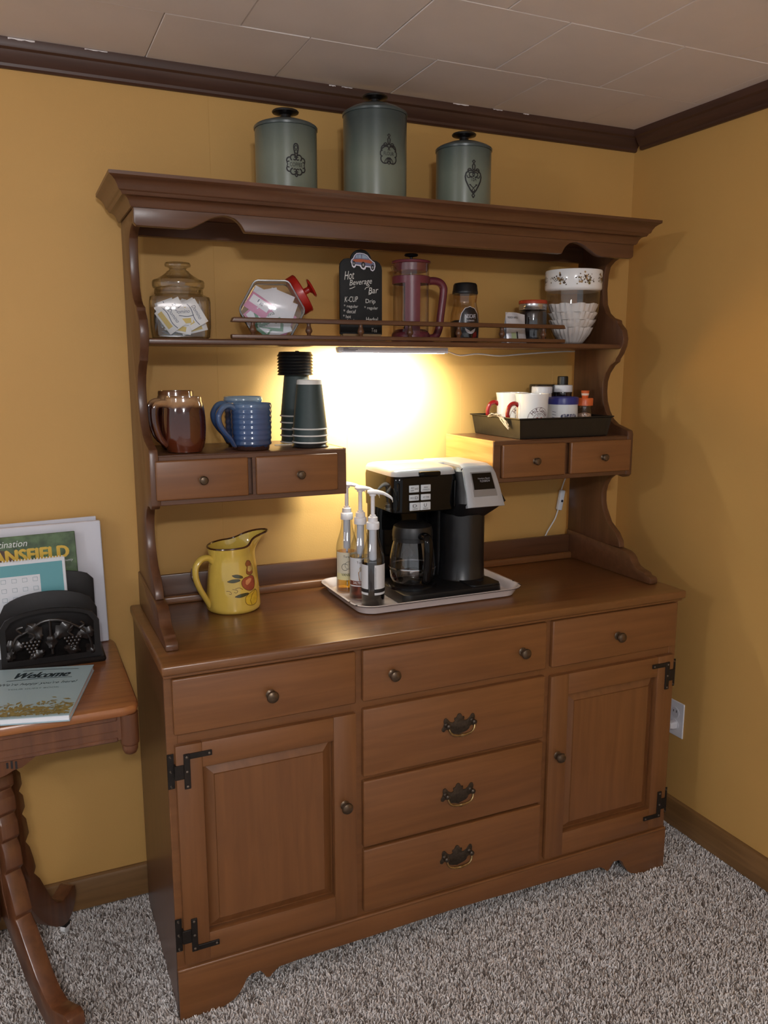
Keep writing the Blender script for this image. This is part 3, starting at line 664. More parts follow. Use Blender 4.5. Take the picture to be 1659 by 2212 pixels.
for w_ in ([(500, 235), (520, 180), (555, 158), (560, 240)], [(570, 240), (570, 160), (640, 152), (645, 238)], [(665, 238), (670, 155), (730, 165), (790, 195), (825, 240)]):
    shape('car_window', w_, M('sticker_glass', (150, 168, 190), .4), .0009, stk)
for wx, wy, wr, hr in ((460, 365, 36, 56), (695, 385, 48, 70), (930, 430, 42, 60)):
    shape('car_wheel', [(wx+wr*math.cos(a*.3142), wy+hr*math.sin(a*.3142)) for a in range(20)], INK, .0010, stk)
    shape('wheel_hub', [(wx+wr*.45*math.cos(a*.3142), wy+hr*.5*math.sin(a*.3142)) for a in range(20)], M('sticker_grey', (150, 150, 156), .5), .0012, stk)
# french press
FX, FY = .753, -.14
PLUM = M('plum_plastic', (100, 40, 52), .35)
t = thing('french_press', 'plum-coloured french press with glass beaker standing on the display shelf', 'french press', (FX, FY, ZS))
MB().lathe([(.0475, .012), (.0478, .03), (.0478, .198), (.0490, .204)], 40, cap1=False).build('glass_beaker', GLASS('press_glass', (248, 246, 244), 1.5), t)
MB().lathe([(.050, 0), (.0515, .002), (.0515, .020), (.050, .024), (.0455, .030), (.040, .034), (.030, .035), (0, .035)], 40).build('base', PLUM, t)
MB().lathe([(.0484, .152), (.0505, .1525), (.0507, .171), (.0484, .172)], 40, cap0=False, cap1=False).build('collar', PLUM, t)
th = face_to(FX, FY)
MB().loft([[cyl(r_, th+.10)(u, z) for u, r_ in ((-.0205, .0486), (-.0205, .0508), (-.01, .0512), (0, .0513), (.01, .0512), (.0205, .0508), (.0205, .0486))] for z in (.02, .06, .11, .155)]).build('front_band', PLUM, t)
MB().loft([[cyl(r_, th+PI)(u, z) for u, r_ in ((-.02, .0486), (-.02, .0508), (0, .0513), (.02, .0508), (.02, .0486))] for z in (.02, .155)]).build('rear_band', PLUM, t)
hp = bez([(.045, 0, .161), (.065, 0, .163), (.084, 0, .159), (.0945, 0, .146), (.0945, 0, .128), (.091, 0, .10), (.087, 0, .07), (.083, 0, .04), (.074, 0, .019), (.06, 0, .012), (.045, 0, .012)], 5)
MB().tube(hp, [.0105]*len(hp), 12, flat=1.0).xf(Matrix.Rotation(math.radians(-4), 4, 'Z')).build('handle', PLUM, t)
MB().tube(bez([(-.047, -.004, .180), (-.055, -.004, .192), (-.060, -.004, .197)], 4), [.012, .011, .010, .009, .008, .007, .006, .0045, .003], 10, flat=.6).build('spout', MATS['press_glass'], t)
l_ = MB().lathe([(.043, .184), (.0455, .186), (.0455, .204), (.0505, .205), (.0520, .2075), (.0515, .2105), (.045, .2125), (0, .213)], 40).build('lid', PLUM, t)
MB().lathe([(.006, .212), (.006, .2165), (.0035, .218), (.0035, .221), (.008, .2225), (.0165, .224), (.0188, .2265), (.017, .230), (.008, .2315), (0, .2315)], 24).build('plunger_knob', BLK, l_)
MB().lathe([(.0022, .05), (.0022, .222)], 10).build('plunger_rod', M('steel', (190, 190, 192), .2, 1.), t)
MB().lathe([(.046, .044), (.0465, .046), (.0465, .050), (.01, .053), (0, .053)], 32).build('plunger_filter', M('steel_mesh', (120, 108, 104), .5, .6), t)
# instant coffee jar
NX, NY = .919, -.14
t = thing('instant_coffee_jar', 'glass jar of instant coffee with black cap and dark NESCAFE label', 'jar', (NX, NY, ZS))
ir = lambda z: float(np.interp(z, [0, .004, .03, .06, .08, .095, .108, .118, .132], [.034, .0385, .0398, .0398, .0385, .0345, .0318, .0322, .034]))
MB().lathe([(ir(z), z) for z in np.linspace(0, .132, 34)], 40, cap1=False).build('glass', GLASS('nes_glass', (246, 238, 224), 1.5), t)
MB().lathe([(.0335, .001)]+[(ir(z)-.0015, z) for z in np.linspace(.004, .058, 10)]+[(.03, .062), (0, .060)], 32).build('coffee_granules', M('granules', (44, 26, 18), .9, noise=.5, nscale=500, bump=.8, bscale=500), t)
MB().lathe([(.0338, .131), (.0352, .133), (.0352, .1385), (.0345, .140), (.0325, .156), (.0295, .1605), (.02, .1625), (0, .163)], 40).build('cap', BLK, t)
th = face_to(NX, NY)+math.radians(24)
DRK = M('label_black', (24, 20, 24), .3); LWH = M('label_white', (216, 214, 222), .4)
def lab(pl, mat, e, nm): 
    mb = MB(); n = len(pl); f = lambda u, v: cyl(lambda z: ir(z)+e, th)(u, v)
    cxm = sum(p[0] for p in pl)/n; czm = sum(p[1] for p in pl)/n
    rings = [[f(cxm+(a-cxm)*s, czm+(b-czm)*s) for a, b in pl] for s in (.05, .2, .4, .6, .8, 1)]
    mb.loft(rings, True, False); return mb.build(nm, mat, t, fix=False, angle=80)
arcl = lambda w, b, tp: [(-w, b), (0, b), (w, b), (w*1.05, b+(tp-b)*.3), (w*.98, b+(tp-b)*.55), (w*.8, b+(tp-b)*.8), (w*.45, b+(tp-b)*.95), (0, tp), (-w*.45, b+(tp-b)*.95), (-w*.8, b+(tp-b)*.8), (-w*.98, b+(tp-b)*.55), (-w*1.05, b+(tp-b)*.3)]
lab(arcl(.0325, .006, .098), LWH, .0004, 'label_edge'); lab(arcl(.0310, .006, .0965), DRK, .0007, 'label')
lab([(a, b) for a, b in circ(.0, .040, .0155, 180, 360, 16)]+[(.012, .034), (0, .029), (-.012, .034)], LWH, .0011, 'cup_picture')
lab([(.006, .012), (.022, .017), (.020, .032), (.009, .027)], M('label_red', (120, 24, 26), .4), .0012, 'red_band')
fL = cyl(lambda z: ir(z)+.0014, th)
mb = MB(); text(mb, 'NESCAFE', -.016, .0660, .032, .0105, fL); mb.build('lettering', LWH, t, fix=False)
mb = MB(); text(mb, 'EXTRAFORTE', -.010, .0575, .021, .0038, fL); mb.build('lettering', LWH, t, fix=False)
# foil sachet
KX, KY = 1.070, -.172
t = thing('creamer_pouch', 'crumpled white foil pouch marked French Vanilla leaning before the mason jar', 'pouch', (KX, KY, ZS), .12)
def pouch(s, u):
    x = (s-.5)*(.074-.008*u); zz = u*.086-.012*max(0, s-.55)*u
    return (x, -.011*math.sin(PI*s)**.5*(1-u)**.6-.0025*math.sin(9*s+5*u)*u+.010*u, zz)
mb = MB(); mb.grid(pouch, 14, 14)
mb.grid(lambda s, u: (lambda p: (p[0], .022-.02*u+.010*u-p[1]*.2, p[2]))(pouch(1-s, u)), 14, 14)
FO = M('foil_white', (206, 208, 216), .32, .25, bump=.5, bscale=90)
mb.build('pouch_body', FO, t, fix=False, angle=25)
fp = lambda a, b: (lambda p: (p[0], p[1]-.0008, p[2]))(pouch(a, b))
mb = MB(); text(mb, 'FRENCH VANILLA', .08, .80, .50, .07, fp); mb.build('lettering', INK, t, fix=False)
mb = MB(); mb.grid(lambda s, u: fp(.18+.22*s, .05+.3*u), 4, 4); mb.build('green_print', M('pouch_green', (176, 190, 150), .4), t, fix=False)
mb = MB(); mb.grid(lambda s, u: fp(.42+.06*s, .08+.3*u), 3, 4); mb.build('dark_print', INK, t, fix=False)
# mason jar
t = thing('mason_jar', 'mason jar of dark blend with red lid and silver screw band', 'jar', (1.158, -.118, ZS))
MB().lathe([(.036, 0), (.0395, .003), (.0408, .012), (.0408, .085), (.0395, .094), (.0365, .099), (.0362, .112)], 40, cap1=False).build('glass', GLASS('mason_glass', (244, 244, 244), 1.8), t)
MB().lathe([(.034, .002), (.0382, .005), (.0392, .012), (.0392, .084), (.036, .092), (0, .092)], 36).build('contents', M('dark_blend', (24, 20, 28), .5, noise=.3, nscale=300), t)
MB().lathe([(.0395, .096), (.0405, .097), (.0395, .0995), (.0405, .102), (.0395, .105), (.0405, .108), (.0400, .1135), (.0385, .1145)], 40, cap0=False).build('screw_band', M('tin', (190, 188, 190), .25, .9), t)
MB().lathe([(.0398, .1135), (.0412, .1145), (.0412, .1215), (.0395, .124), (.03, .1245), (0, .1245)], 40).build('lid', M('lid_orange_red', (170, 62, 34), .4), t)
# wide glass jar with floral lid and coffee filters
PX, PY = 1.277, -.147
t = thing('storage_jar', 'tapered glass storage jar with white floral-banded lid at the end of the shelf', 'jar', (PX, PY, ZS))
pr = lambda z: float(np.interp(z, [0, .004, .03, .06, .09, .12, .15, .165], [.036, .040, .058, .070, .0755, .0770, .0775, .0775]))
MB().lathe([(pr(z), z) for z in np.linspace(0, .163, 30)], 48, cap1=False).build('glass', GLASS('pyrex_glass', (248, 245, 241), 1.7), t)
MB().lathe([(.074, .150), (.0805, .155), (.0818, .158), (.0822, .205), (.081, .2085), (.075, .2095), (0, .2095)], 56).build('lid', WHTC, t)
th = face_to(PX, PY); fB, fG, fY_ = MB(), MB(), MB(); rg = random.Random(5)
f = cyl(.0826, th)
for c0, span in ((-.047, .056), (.034, .056), (-.118, .056), (.105, .05)):
    for k in range(30):
        u = c0+rg.uniform(-.5, .5)*span*(1 if k > 8 else .6); v = .182+rg.gauss(0, .0075); v = min(max(v, .165), .199)
        rr = rg.uniform(.0012, .0028) if k > 9 else rg.uniform(.003, .0048)
        mbx = rg.choice((fB, fB, fG)) if k > 5 else fY_
        mbx.add([f(u+rr*math.cos(a*PI/4)*rg.uniform(.6, 1.2), v+rr*math.sin(a*PI/4)*rg.uniform(.6, 1.2)) for a in range(8)], [tuple(range(8))])
    line2d(fB, [(c0-span/2+span*i/14, .181+.006*math.sin(i*.9)) for i in range(15)], .0013, f)
for mbx, nm, c in ((fB, 'brown_flowers', (74, 52, 34)), (fG, 'olive_leaves', (112, 96, 48)), (fY_, 'tan_fruit', (160, 128, 84))):
    q_ = mbx.build(nm, M('print_'+nm, c, .5), t, fix=False); q_['kind'] = 'stuff'
FIL = M('filter_paper', (222, 220, 222), .8)
tf = None
for k in range(4):
    z0 = .004+k*.021 if k else .004; n = 96; rings = []
    for u in np.linspace(0, 1, 9):
        zz = (.003, .0485, .0695, .0905)[k]+(.045, .0205, .0205, .024)[k]*u
        ring = []
        for j in range(n):
            a = 2*PI*j/n; rb = pr(zz)-.0075
            if k: rb = pr(zz)-.0065-.006*(1-u)
            ring.append(((rb+.0036*math.sin(a*26+k)*(.25+.75*u))*math.cos(a), (rb+.0036*math.sin(a*26+k)*(.25+.75*u))*math.sin(a), zz+.0015*math.sin(a*9+k*2)*u))
        rings.append(ring)
    mb = MB().loft(rings, k == 0, False)
    tag(mb.build('coffee_filter', FIL, None, (0, 0, 0), 60), ['lowest fluted white coffee filter at the bottom of the storage jar', 'fluted white coffee filter resting on the lowest filter in the storage jar', 'fluted white coffee filter beneath the topmost one in the storage jar', 'topmost fluted white coffee filter in the storage jar'][k], 'coffee filter', 'coffee filters in the storage jar').location = (PX, PY, ZS)
# under-shelf light bar with cord
t = thing('light_bar', 'slim grey LED light bar fixed under the display shelf with a white cord', 'light', (.679, -.190, 1.4970))
hb = [(-.012, 0), (.012, 0), (.012, -.006), (.006, -.0135), (-.0105, -.0145), (-.012, -.013)]
MB().prism(hb, -.150, .150, 'yz', .0008).build('housing', M('light_grey_case', (212, 212, 220), .4), t)
MB().prism([(a*1.02, b*1.02) for a, b in hb], -.1575, -.150, 'yz', .001).build('end_cap', WHT, t)
MB().prism([(a*1.02, b*1.02) for a, b in hb], .150, .1555, 'yz', .001).build('end_cap', M('light_grey_case', (0, 0, 0)), t)
LED = M('led_diffuser', (250, 252, 238), .5, emit=130)
ld = bpy.data.lights.new('led_lens', 'AREA'); ld.shape = 'RECTANGLE'; ld.size = .285; ld.size_y = .010; ld.energy = 6.2; ld.spread = math.radians(105); ld.color = (.96, 1, .93)
lo = bpy.data.objects.new('led_lens', ld); COL.objects.link(lo); lo.parent = t; lo.location = (0, .012, -.0160); lo.rotation_euler = (math.radians(52), 0, 0)
MB().add([(x, y, z) for x in (-.146, .146) for y, z in ((-.0095, -.0148), (.0055, -.0140), (.0125, -.0062))], [(0, 1, 4, 3), (1, 2, 5, 4)]).build('diffuser', LED, t, fix=False)
mb = MB()
for k, (z, w) in enumerate(((-.0035, .014), (-.0065, .040), (-.0095, .034))): mb.add([(-.146, -.01245, z), (-.146+w, -.01245, z), (-.146+w, -.01245, z+.0011), (-.146, -.01245, z+.0011)], [(0, 1, 2, 3)])
mb.build('label_print', M('print_grey', (70, 70, 76), .5), t, fix=False)
cpts = [(.155, 0, -.008), (.20, .06, -.010), (.26, .105, -.018), (.33, .125, -.013), (.41, .135, -.018), (.50, .142, -.012), (.60, .146, -.006), (.69, .165, -.003), (.735, .175, -.012), (.738, .178, -.10), (.738, .179, -.25), (.722, .179, -.36), (.697, .179, -.41), (.684, .179, -.445)]
cp2 = [(.675, .179, -.505), (.664, .178, -.535), (.646, .177, -.560), (.630, .177, -.585), (.622, .179, -.62), (.63, .181, -.80)]
MB().tube(bez(cpts, 5), .0022, 8).build('cord', WHT, t); MB().tube(bez(cp2, 5), .0022, 8).build('cord', WHT, t)
sw = MB().box(-.0085, .0085, -.007, .007, -.033, .033, .003, 2).xf(Matrix.Translation((.680, .175, -.4755)) @ Matrix.Rotation(math.radians(10), 4, 'Y')).build('inline_switch', WHT, t)
MB().lathe([(.0042, 0), (.004, .0012), (0, .0015)], 14, (.681, .168, -.478), axis='y').build('switch_button', M('switch_navy', (24, 30, 52), .4), sw)
# ------------------------------------------------------------------ mugs and cups on the drawer box beside the light
ZB = 1.2526
BRG = ZGRAD('brown_drip_glaze', [(0, (92, 42, 22)), (.55, (66, 28, 18)), (.80, (60, 28, 20)), (.86, (150, 112, 76)), (.93, (160, 126, 92)), (1, (112, 72, 44))], .08, .6, .016, 60, .006, .138)
def brown_mug(x, y, rz, label, k=1.):
    t = thing('brown_mug', label, 'mug', (x, y, ZB), rz, 'brown glazed mugs')
    o_ = [(.036, 0), (.0395, .002), (.0400, .005), (.0445, .012), (.048, .03), (.0495, .055), (.049, .08), (.047, .10), (.0445, .112), (.0425, .118), (.0425, .124), (.0415, .1275), (.0395, .1275), (.0385, .122), (.0395, .11), (.0435, .08), (.043, .03), (.036, .010), (0, .008)]
    MB().lathe([(r, z*k) for r, z in o_], 44).build('body', BRG, t)
    hp = bez([(.040, 0, .112), (.056, 0, .113), (.068, 0, .107), (.0715, 0, .09), (.0695, 0, .065), (.0625, 0, .04), (.053, 0, .026), (.044, 0, .018)], 5)
    n = len(hp); MB().tube(hp, [.0072-.0022*i/n for i in range(n)], 10, flat=1.25).build('handle', BRG, t)
brown_mug(.121, -.236, math.radians(197), 'brown drip-glazed mug at the front edge of the drawer box')
brown_mug(.1240, -.128, math.radians(200), 'brown drip-glazed mug standing behind another brown mug', 1.085)
BLG = ZGRAD('blue_glaze', [(0, (58, 36, 30)), (.085, (62, 40, 34)), (.10, (44, 64, 98)), (.35, (52, 76, 118)), (.8, (60, 84, 122)), (.94, (92, 116, 146)), (1, (140, 158, 172))], .12, .5, .010, 70, .004, .122)
def blue_mug(x, y, rz, label, k=1.):
    t = thing('blue_mug', label, 'mug', (x, y, ZB), rz, 'blue stoneware mugs')
    pr_ = [(.039, 0), (.0415, .002), (.0425, .010), (.0445, .0125)]
    for i in range(41):
        z = .013+.098*i/40; pr_.append((.0462+.0022*(i/40)+.00075*math.sin(z*2*PI/.0128), z))
    pr_ += [(.0485, .1125), (.047, .114), (.0452, .1125), (.044, .10), (.043, .03), (.035, .012), (0, .010)]
    MB().lathe([(r, z*k) for r, z in pr_], 48).build('body', BLG, t, angle=60)
    hp = bez([(.044, 0, .098), (.058, 0, .106), (.075, 0, .102), (.087, 0, .084), (.085, 0, .064), (.073, 0, .045), (.059, 0, .030), (.0505, 0, .016), (.046, 0, .008)], 5)
    n = len(hp); MB().tube(hp, [.0098-.003*i/n for i in range(n)], 10, flat=.75).build('handle', BLG, t)
blue_mug(.2785, -.245, math.radians(196), 'blue ridged stoneware mug at the front edge of the drawer box', .97)
blue_mug(.2900, -.130, math.radians(198), 'blue ridged stoneware mug standing behind another blue mug', 1.07)
CUPG = M('cup_green', (46, 60, 60), .55, noise=.06, nscale=90); CUPW = M('cup_rim_white', (214, 212, 208), .6); LIDB = M('lid_black', (18, 18, 20), .3)
def paper_cup(x, y, z, label, group):
    t = thing('paper_cup', label, 'paper cup', (x, y, z), 0, group)
    MB().lathe([(.0425, .002), (.0312, .1095)], 40, cap0=False, cap1=False).build('wall', CUPG, t)
    MB().lathe([(.0425, .0), (.0443, .0003), (.0452, .002), (.0443, .0038), (.0423, .0038)], 40, cap0=False, cap1=False).build('rim', CUPW, t)
    MB().lathe([(.0312, .1095), (.0303, .1195), (.0285, .1205), (.0282, .115), (0, .1145)], 40, cap0=False).build('foot', CUPW, t)
def cup_lid(x, y, z, label, group):
    t = thing('cup_lid', label, 'cup lid', (x, y, z), 0, group)
    MB().lathe([(.0425, 0), (.0455, .0005), (.0462, .0022), (.0452, .004), (.0440, .0055), (.0425, .0075), (.0415, .0115), (.0395, .0125), (.036, .0105), (0, .010)], 40, cap0=False).build('shell', LIDB, t)
    MB().box(-.004, .004, -.006, .004, .0095, .0145, .001).xf(Matrix.Translation((-.005, -.030, .0))).build('sip_tab', LIDB, t)
gF, gB = 'paper cups in the front stack', 'paper cups in the rear stack'
ordn = ['lowest', 'second', 'third', 'fourth', 'topmost']
cup_lid(.4285, -.238, ZB, 'black cup lid lying under the shorter stack of paper cups', 'cup lid under the short stack')
for k in range(3): paper_cup(.4285, -.238, ZB+.0105+k*.0165, ['lowest', 'middle', 'topmost'][k]+' upside-down dark green paper cup of the shorter stack', gF)
for k in range(5): paper_cup(.4315, -.130, ZB+.002+k*.0168, ordn[k]+' upside-down dark green paper cup of the taller stack under the lids', gB)
nl = ['lowest', 'second', 'third', 'fourth', 'fifth', 'sixth', 'topmost']
for k in range(7): cup_lid(.4290, -.130, 1.4300+k*.0078-.004, nl[k]+' black plastic lid stacked on the taller pile of paper cups', 'black lids on the taller cup stack')
tag(MB().box(-.045, .045, -.0012, .0012, 0, .0022, .0004).build('stir_stick', M('stick_white', (206, 200, 190), .6), None), 'thin white stir stick lying behind the shorter cup stack', 'stir stick').location = (.400, -.178, ZB)

# ------------------------------------------------------------------ black basket and its contents
BO = (1.162, -.168, ZB)
t = thing('basket', 'black ribbed tray basket with a raffia bow on the right-hand drawer box', 'basket', BO)
BSK = M('basket_black', (16, 15, 14), .42, bump=.2, bscale=60)
def bring(hx, hy, z, rib=0.):
    out = []
    for cx, cy, nx_, ny_, L_, a in ((1, -1, 0, 1, hy, 0), (1, 1, -1, 0, hx, 1), (-1, 1, 0, -1, hy, 2), (-1, -1, 1, 0, hx, 3)):
        n = 36 if a % 2 else 26
        for i in range(n):
            s = i/n; x = cx*hx+nx_*2*L_*s; y = cy*hy+ny_*2*L_*s
            w = rib*math.sin(i*PI/1.0) if 0 else rib*(1 if i % 2 else 0)
            out.append((x-(w if a == 0 else -w if a == 2 else 0), y-(w if a == 1 else -w if a == 3 else 0), z))
    return out
MB().loft([bring(.146, .117, 0), bring(.148, .119, .001, .0015), bring(.155, .127, .052, .0018), bring(.157, .129, .0535), bring(.160, .132, .0545), bring(.160, .132, .0575), bring(.156, .128, .0570), bring(.153, .125, .052), bring(.145, .116, .0035)], True, True).build('basket_body', BSK, t, angle=40)
RAF = M('raffia', (214, 200, 176), .8)
rf = random.Random(11)
for k in range(7):
    y0 = -.045+rf.uniform(-.006, .006)
    pth = bez([(-.159, y0+.07*(1 if k % 2 else 0)+rf.uniform(-.01, .01), .054), (-.165-rf.uniform(0, .01), y0+.03*rf.uniform(0, 1), .062+rf.uniform(0, .006)), (-.163, y0+.01, .058), (-.162, y0-.012*k/3, .045), (-.158, y0-.02-rf.uniform(0, .02), .022+rf.uniform(0, .014))], 5)
    MB().tube(pth, [.0022+.0014*math.sin(i*1.1+k) for i in range(len(pth))], 6, flat=.45).build('raffia_strand', RAF, t)
ZK = ZB+.0042
LREDM = M('mug_red', (150, 28, 28), .2, coat=.4); PRB = M('mug_print_brown', (84, 40, 44), .5)
def cocoa_mug(x, y, label, th_off, hrz):
    t = thing('cocoa_mug', label, 'mug', (x, y, ZK), 0, 'white cocoa mugs in the basket')
    MB().lathe([(.038, 0), (.0425, .003), (.0438, .012), (.0440, .07), (.0450, .100), (.0475, .1145), (.0472, .1165), (.0458, .1160), (.0435, .100), (.0425, .07), (.042, .012), (.036, .006), (0, .006)], 44).build('body', WHTC, t)
    hp = bez([(.041, 0, .083), (.052, 0, .089), (.066, 0, .084), (.0735, 0, .067), (.072, 0, .048), (.062, 0, .032), (.050, 0, .026), (.041, 0, .028)], 5)
    MB().tube(hp, .0062, 10).xf(Matrix.Rotation(hrz, 4, 'Z')).build('handle', LREDM, t)
    th = face_to(x, y)+th_off; f = cyl(.0446, th)
    mb = MB()
    for r_ in (.0335, .0175): line2d(mb, circ(0, .046, r_, 0, 360, 40), .0009, f)
    mb.build('ring_print', PRB, t, fix=False)
    for s, a0, da, hh in (('Hot', 140, -16, .0125), ('Cocoa', 84, -14, .0125)):
        mb = MB()
        for i, ch in enumerate(s):
            a = math.radians(a0+da*i); ca, sa = math.cos(a), math.sin(a)
            g = lambda u, v: f(.0212*ca+v*ca+u*sa, .046+.0212*sa+v*sa-u*ca)
            text(mb, ch, -.0032, 0, .0064 if ch.islower() else .0085, hh*(.62 if ch in 'ocas' else 1.), g)
        mb.build('lettering', PRB, t, fix=False)
    mb = MB(); poly2d(mb, [(-.009, .052), (.009, .052), (.0075, .038), (.003, .034), (-.003, .034), (-.0075, .038)], f); mb.build('cup_picture', M('mug_print_red', (140, 46, 44), .5), t, fix=False)
    mb = MB(); line2d(mb, circ(-.010, .046, .004, 60, 300, 10), .0012, f); line2d(mb, [(-.004, .055), (-.006, .059), (-.002, .062), (.002, .058), (.004, .062)], .0009, f); mb.build('steam_print', PRB, t, fix=False)
cocoa_mug(1.0975, -.218, 'white Hot Cocoa mug with red handle at the front of the black basket', math.radians(28), math.radians(170))
cocoa_mug(1.0960, -.118, 'white Hot Cocoa mug with red handle behind the other cocoa mug', math.radians(36), math.radians(166))
JX2, JY2 = 1.2135, -.204
t = thing('marshmallow_tub', 'white tub with blue lid and puffy Jet-Puffed lettering in the basket', 'tub', (JX2, JY2, ZK))
MB().lathe([(.036, 0), (.040, .002), (.0425, .02), (.0430, .060), (.0422, .078), (.0425, .086)], 44).build('body', M('tub_white', (222, 224, 226), .35), t)
MB().lathe([(.0418, .084), (.0440, .0845), (.0442, .101), (.0428, .1045), (.039, .105), (.038, .1035), (0, .1035)], 44).build('lid', M('tub_blue', (44, 48, 122), .35), t)
th = face_to(JX2, JY2)+math.radians(27); f = cyl(.0438, th); fo = cyl(.0434, th)
mb = MB(); 
for k, (s, w) in enumerate((('JET', .0135), ('-', .003), ('PUFFED', .024))):
    u0 = (-.021, -.0065, -.0025)[k]; text(mb, s, u0, .046+(.004 if s == '-' else 0), w, .0095 if s != '-' else .0015, f)
mb.build('lettering', M('tub_text_white', (236, 236, 238), .4), t, fix=False)
mb = MB()
for k in range(9): poly2d(mb, circ(-.0195+.0048*k, .0505+.0012*(k % 2), .0062, 0, 360, 14)[:-1], fo)
mb.build('letter_outline', M('tub_navy', (46, 52, 92), .5), t, fix=False)['kind'] = 'stuff'
for k, c in enumerate(((196, 40, 90), (60, 110, 60), (40, 90, 150), (60, 130, 190))):
    mb = MB(); poly2d(mb, circ(-.015+.010*k, .040+.001*(k % 2), .004, 0, 360, 12)[:-1], f); mb.build('colour_dot', M('tub_dot_%d' % k, c, .4), t, fix=False)
mb = MB()
for k in range(3): line2d(mb, [(-.052, .064-.008*k), (-.040, .0625-.008*k)], .0012, fo)
mb.build('side_print', M('tub_navy', (0, 0, 0)), t, fix=False)
# white-lidded pot, black-lidded jar, black-capped bottle, little jar, orange bottle
t = thing('topping_jar', 'clear jar with plain white lid behind the front cocoa mug', 'jar', (1.1765, -.150, ZK))
MB().lathe([(.025, 0), (.0285, .002), (.0285, .112), (.027, .116)], 36).build('body', M('topping_white', (206, 200, 196), .5), t)
MB().lathe([(.0285, .114), (.0298, .1148), (.0298, .1315), (.0285, .1335), (0, .134)], 36).build('lid', WHT, t)
t = thing('cocoa_jar', 'wide dark jar with shiny black lid at the back of the basket', 'jar', (1.2180, -.092, ZK))
MB().lathe([(.034, 0), (.0365, .002), (.0365, .105), (.034, .112)], 36).build('body', M('cocoa_dark', (62, 44, 34), .3), t)
MB().lathe([(.0365, .110), (.0385, .111), (.0385, .135), (.037, .1385), (.03, .1395), (0, .1395)], 36).build('lid', M('brown_black_lid', (34, 28, 24), .15, coat=.4), t)
t = thing('syrup_squeeze_bottle', 'dark bottle with white collar and black screw cap behind the marshmallow tub', 'bottle', (1.2690, -.124, ZK))
MB().lathe([(.026, 0), (.0285, .002), (.0285, .095), (.0275, .108), (.0285, .114), (.027, .118)], 36).build('body', M('syrup_dark', (34, 26, 28), .12, coat=.4), t)
MB().lathe([(.0275, .1155), (.0297, .1165), (.0297, .1345), (.028, .1365), (.017, .137), (0, .137)], 36).build('collar', WHT, t)
cp_ = []
for i in range(48): cp_.append(.0155+(.0003 if i % 2 else 0))
MB().loft([[(cp_[j]*s*math.cos(2*PI*j/48), cp_[j]*s*math.sin(2*PI*j/48), z) for j in range(48)] for s, z in ((1, .1365), (1, .156), (.96, .1612), (.85, .1625))]).build('cap', BLK, t)
t = thing('spice_jar', 'little brown-capped jar tucked behind the black-capped bottle', 'jar', (1.3060, -.078, ZK))
MB().lathe([(.016, 0), (.018, .002), (.018, .110)], 28).build('body', M('topping_white', (0, 0, 0)), t)
MB().lathe([(.0185, .109), (.0192, .110), (.0192, .126), (.018, .1275), (0, .1275)], 28).build('cap', M('brown_cap', (72, 50, 40), .4), t)
OX, OY = 1.2820, -.216
t = thing('sprinkle_bottle', 'small clear sprinkle bottle with orange collar and stopper in the basket', 'bottle', (OX, OY, ZK))
MB().lathe([(.016, 0), (.0195, .002), (.0215, .02), (.0220, .045), (.020, .062), (.0165, .072), (.0165, .080)], 32, cap1=False).build('glass', GLASS('bottle_glass', (248, 246, 244), 1.6), t)
mb = MB(); rs = random.Random(2); sc_ = []
MB().lathe([(.015, .001), (.0185, .003), (.0205, .02), (.0208, .043), (.0185, .056), (0, .060)], 28).build('sprinkles', M('sprinkle_mix', (190, 160, 140), .6, noise=.75, nscale=240), t)
ORG = M('orange_plastic', (206, 96, 46), .35)
MB().lathe([(.0175, .0785), (.0236, .0795), (.0238, .099), (.0225, .101), (0, .101)], 32).build('collar', ORG, t)
MB().lathe([(.0085, .1005), (.0095, .104), (.0122, .1215), (.011, .1225), (0, .1225)], 24).build('stopper', ORG, t)
MB().lathe([(.0100, .1085), (.0112, .1145)], 24, cap0=False, cap1=False).xf(Matrix.Scale(1.03, 4)).xf(Matrix.Translation((0, 0, -.0033))).build('stopper_band', M('pale_band', (226, 200, 184), .5), t)

# ------------------------------------------------------------------ enamel tray, coffee maker, syrups
t = thing('enamel_tray', 'worn white enamel tray with dark chipped rim under the coffee maker', 'tray', (.740, -.2345, .8405), 0)
ENA = M('white_enamel', (222, 212, 210), .2, coat=.3); CHIP = M('chipped_enamel', (40, 30, 28), .6)
hx, hy = .228, .139
MB().loft([rsq(hx-.01, hy-.01, .035, .0, 8), rsq(hx, hy, .042, .003, 8), rsq(hx+.011, hy+.011, .050, .022, 8), rsq(hx+.013, hy+.013, .051, .024, 8), rsq(hx+.017, hy+.017, .054, .0248, 8), rsq(hx+.0175, hy+.0175, .054, .0262, 8), rsq(hx+.012, hy+.012, .051, .0265, 8), rsq(hx+.008, hy+.008, .048, .0225, 8), rsq(hx-.003, hy-.003, .040, .0055, 8), rsq(hx-.012, hy-.012, .034, .0035, 8)], True, True).build('tray_body', ENA, t)
MB().loft([rsq(hx+.0168, hy+.0168, .054, .0238, 8), rsq(hx+.0180, hy+.0180, .054, .0244, 8), rsq(hx+.0180, hy+.0180, .054, .0254, 8), rsq(hx+.0168, hy+.0168, .054, .0256, 8)], False, False).build('rim_line', CHIP, t)
for a, b in ((.2405, -.118), (.2385, -.128), (.2440, -.085), (-.2445, -.09), (-.2400, -.125)):
    MB().lathe([(.0035, 0), (.003, .0008), (0, .001)], 8, (a, b, .0262)).build('rim_chip', CHIP, t)
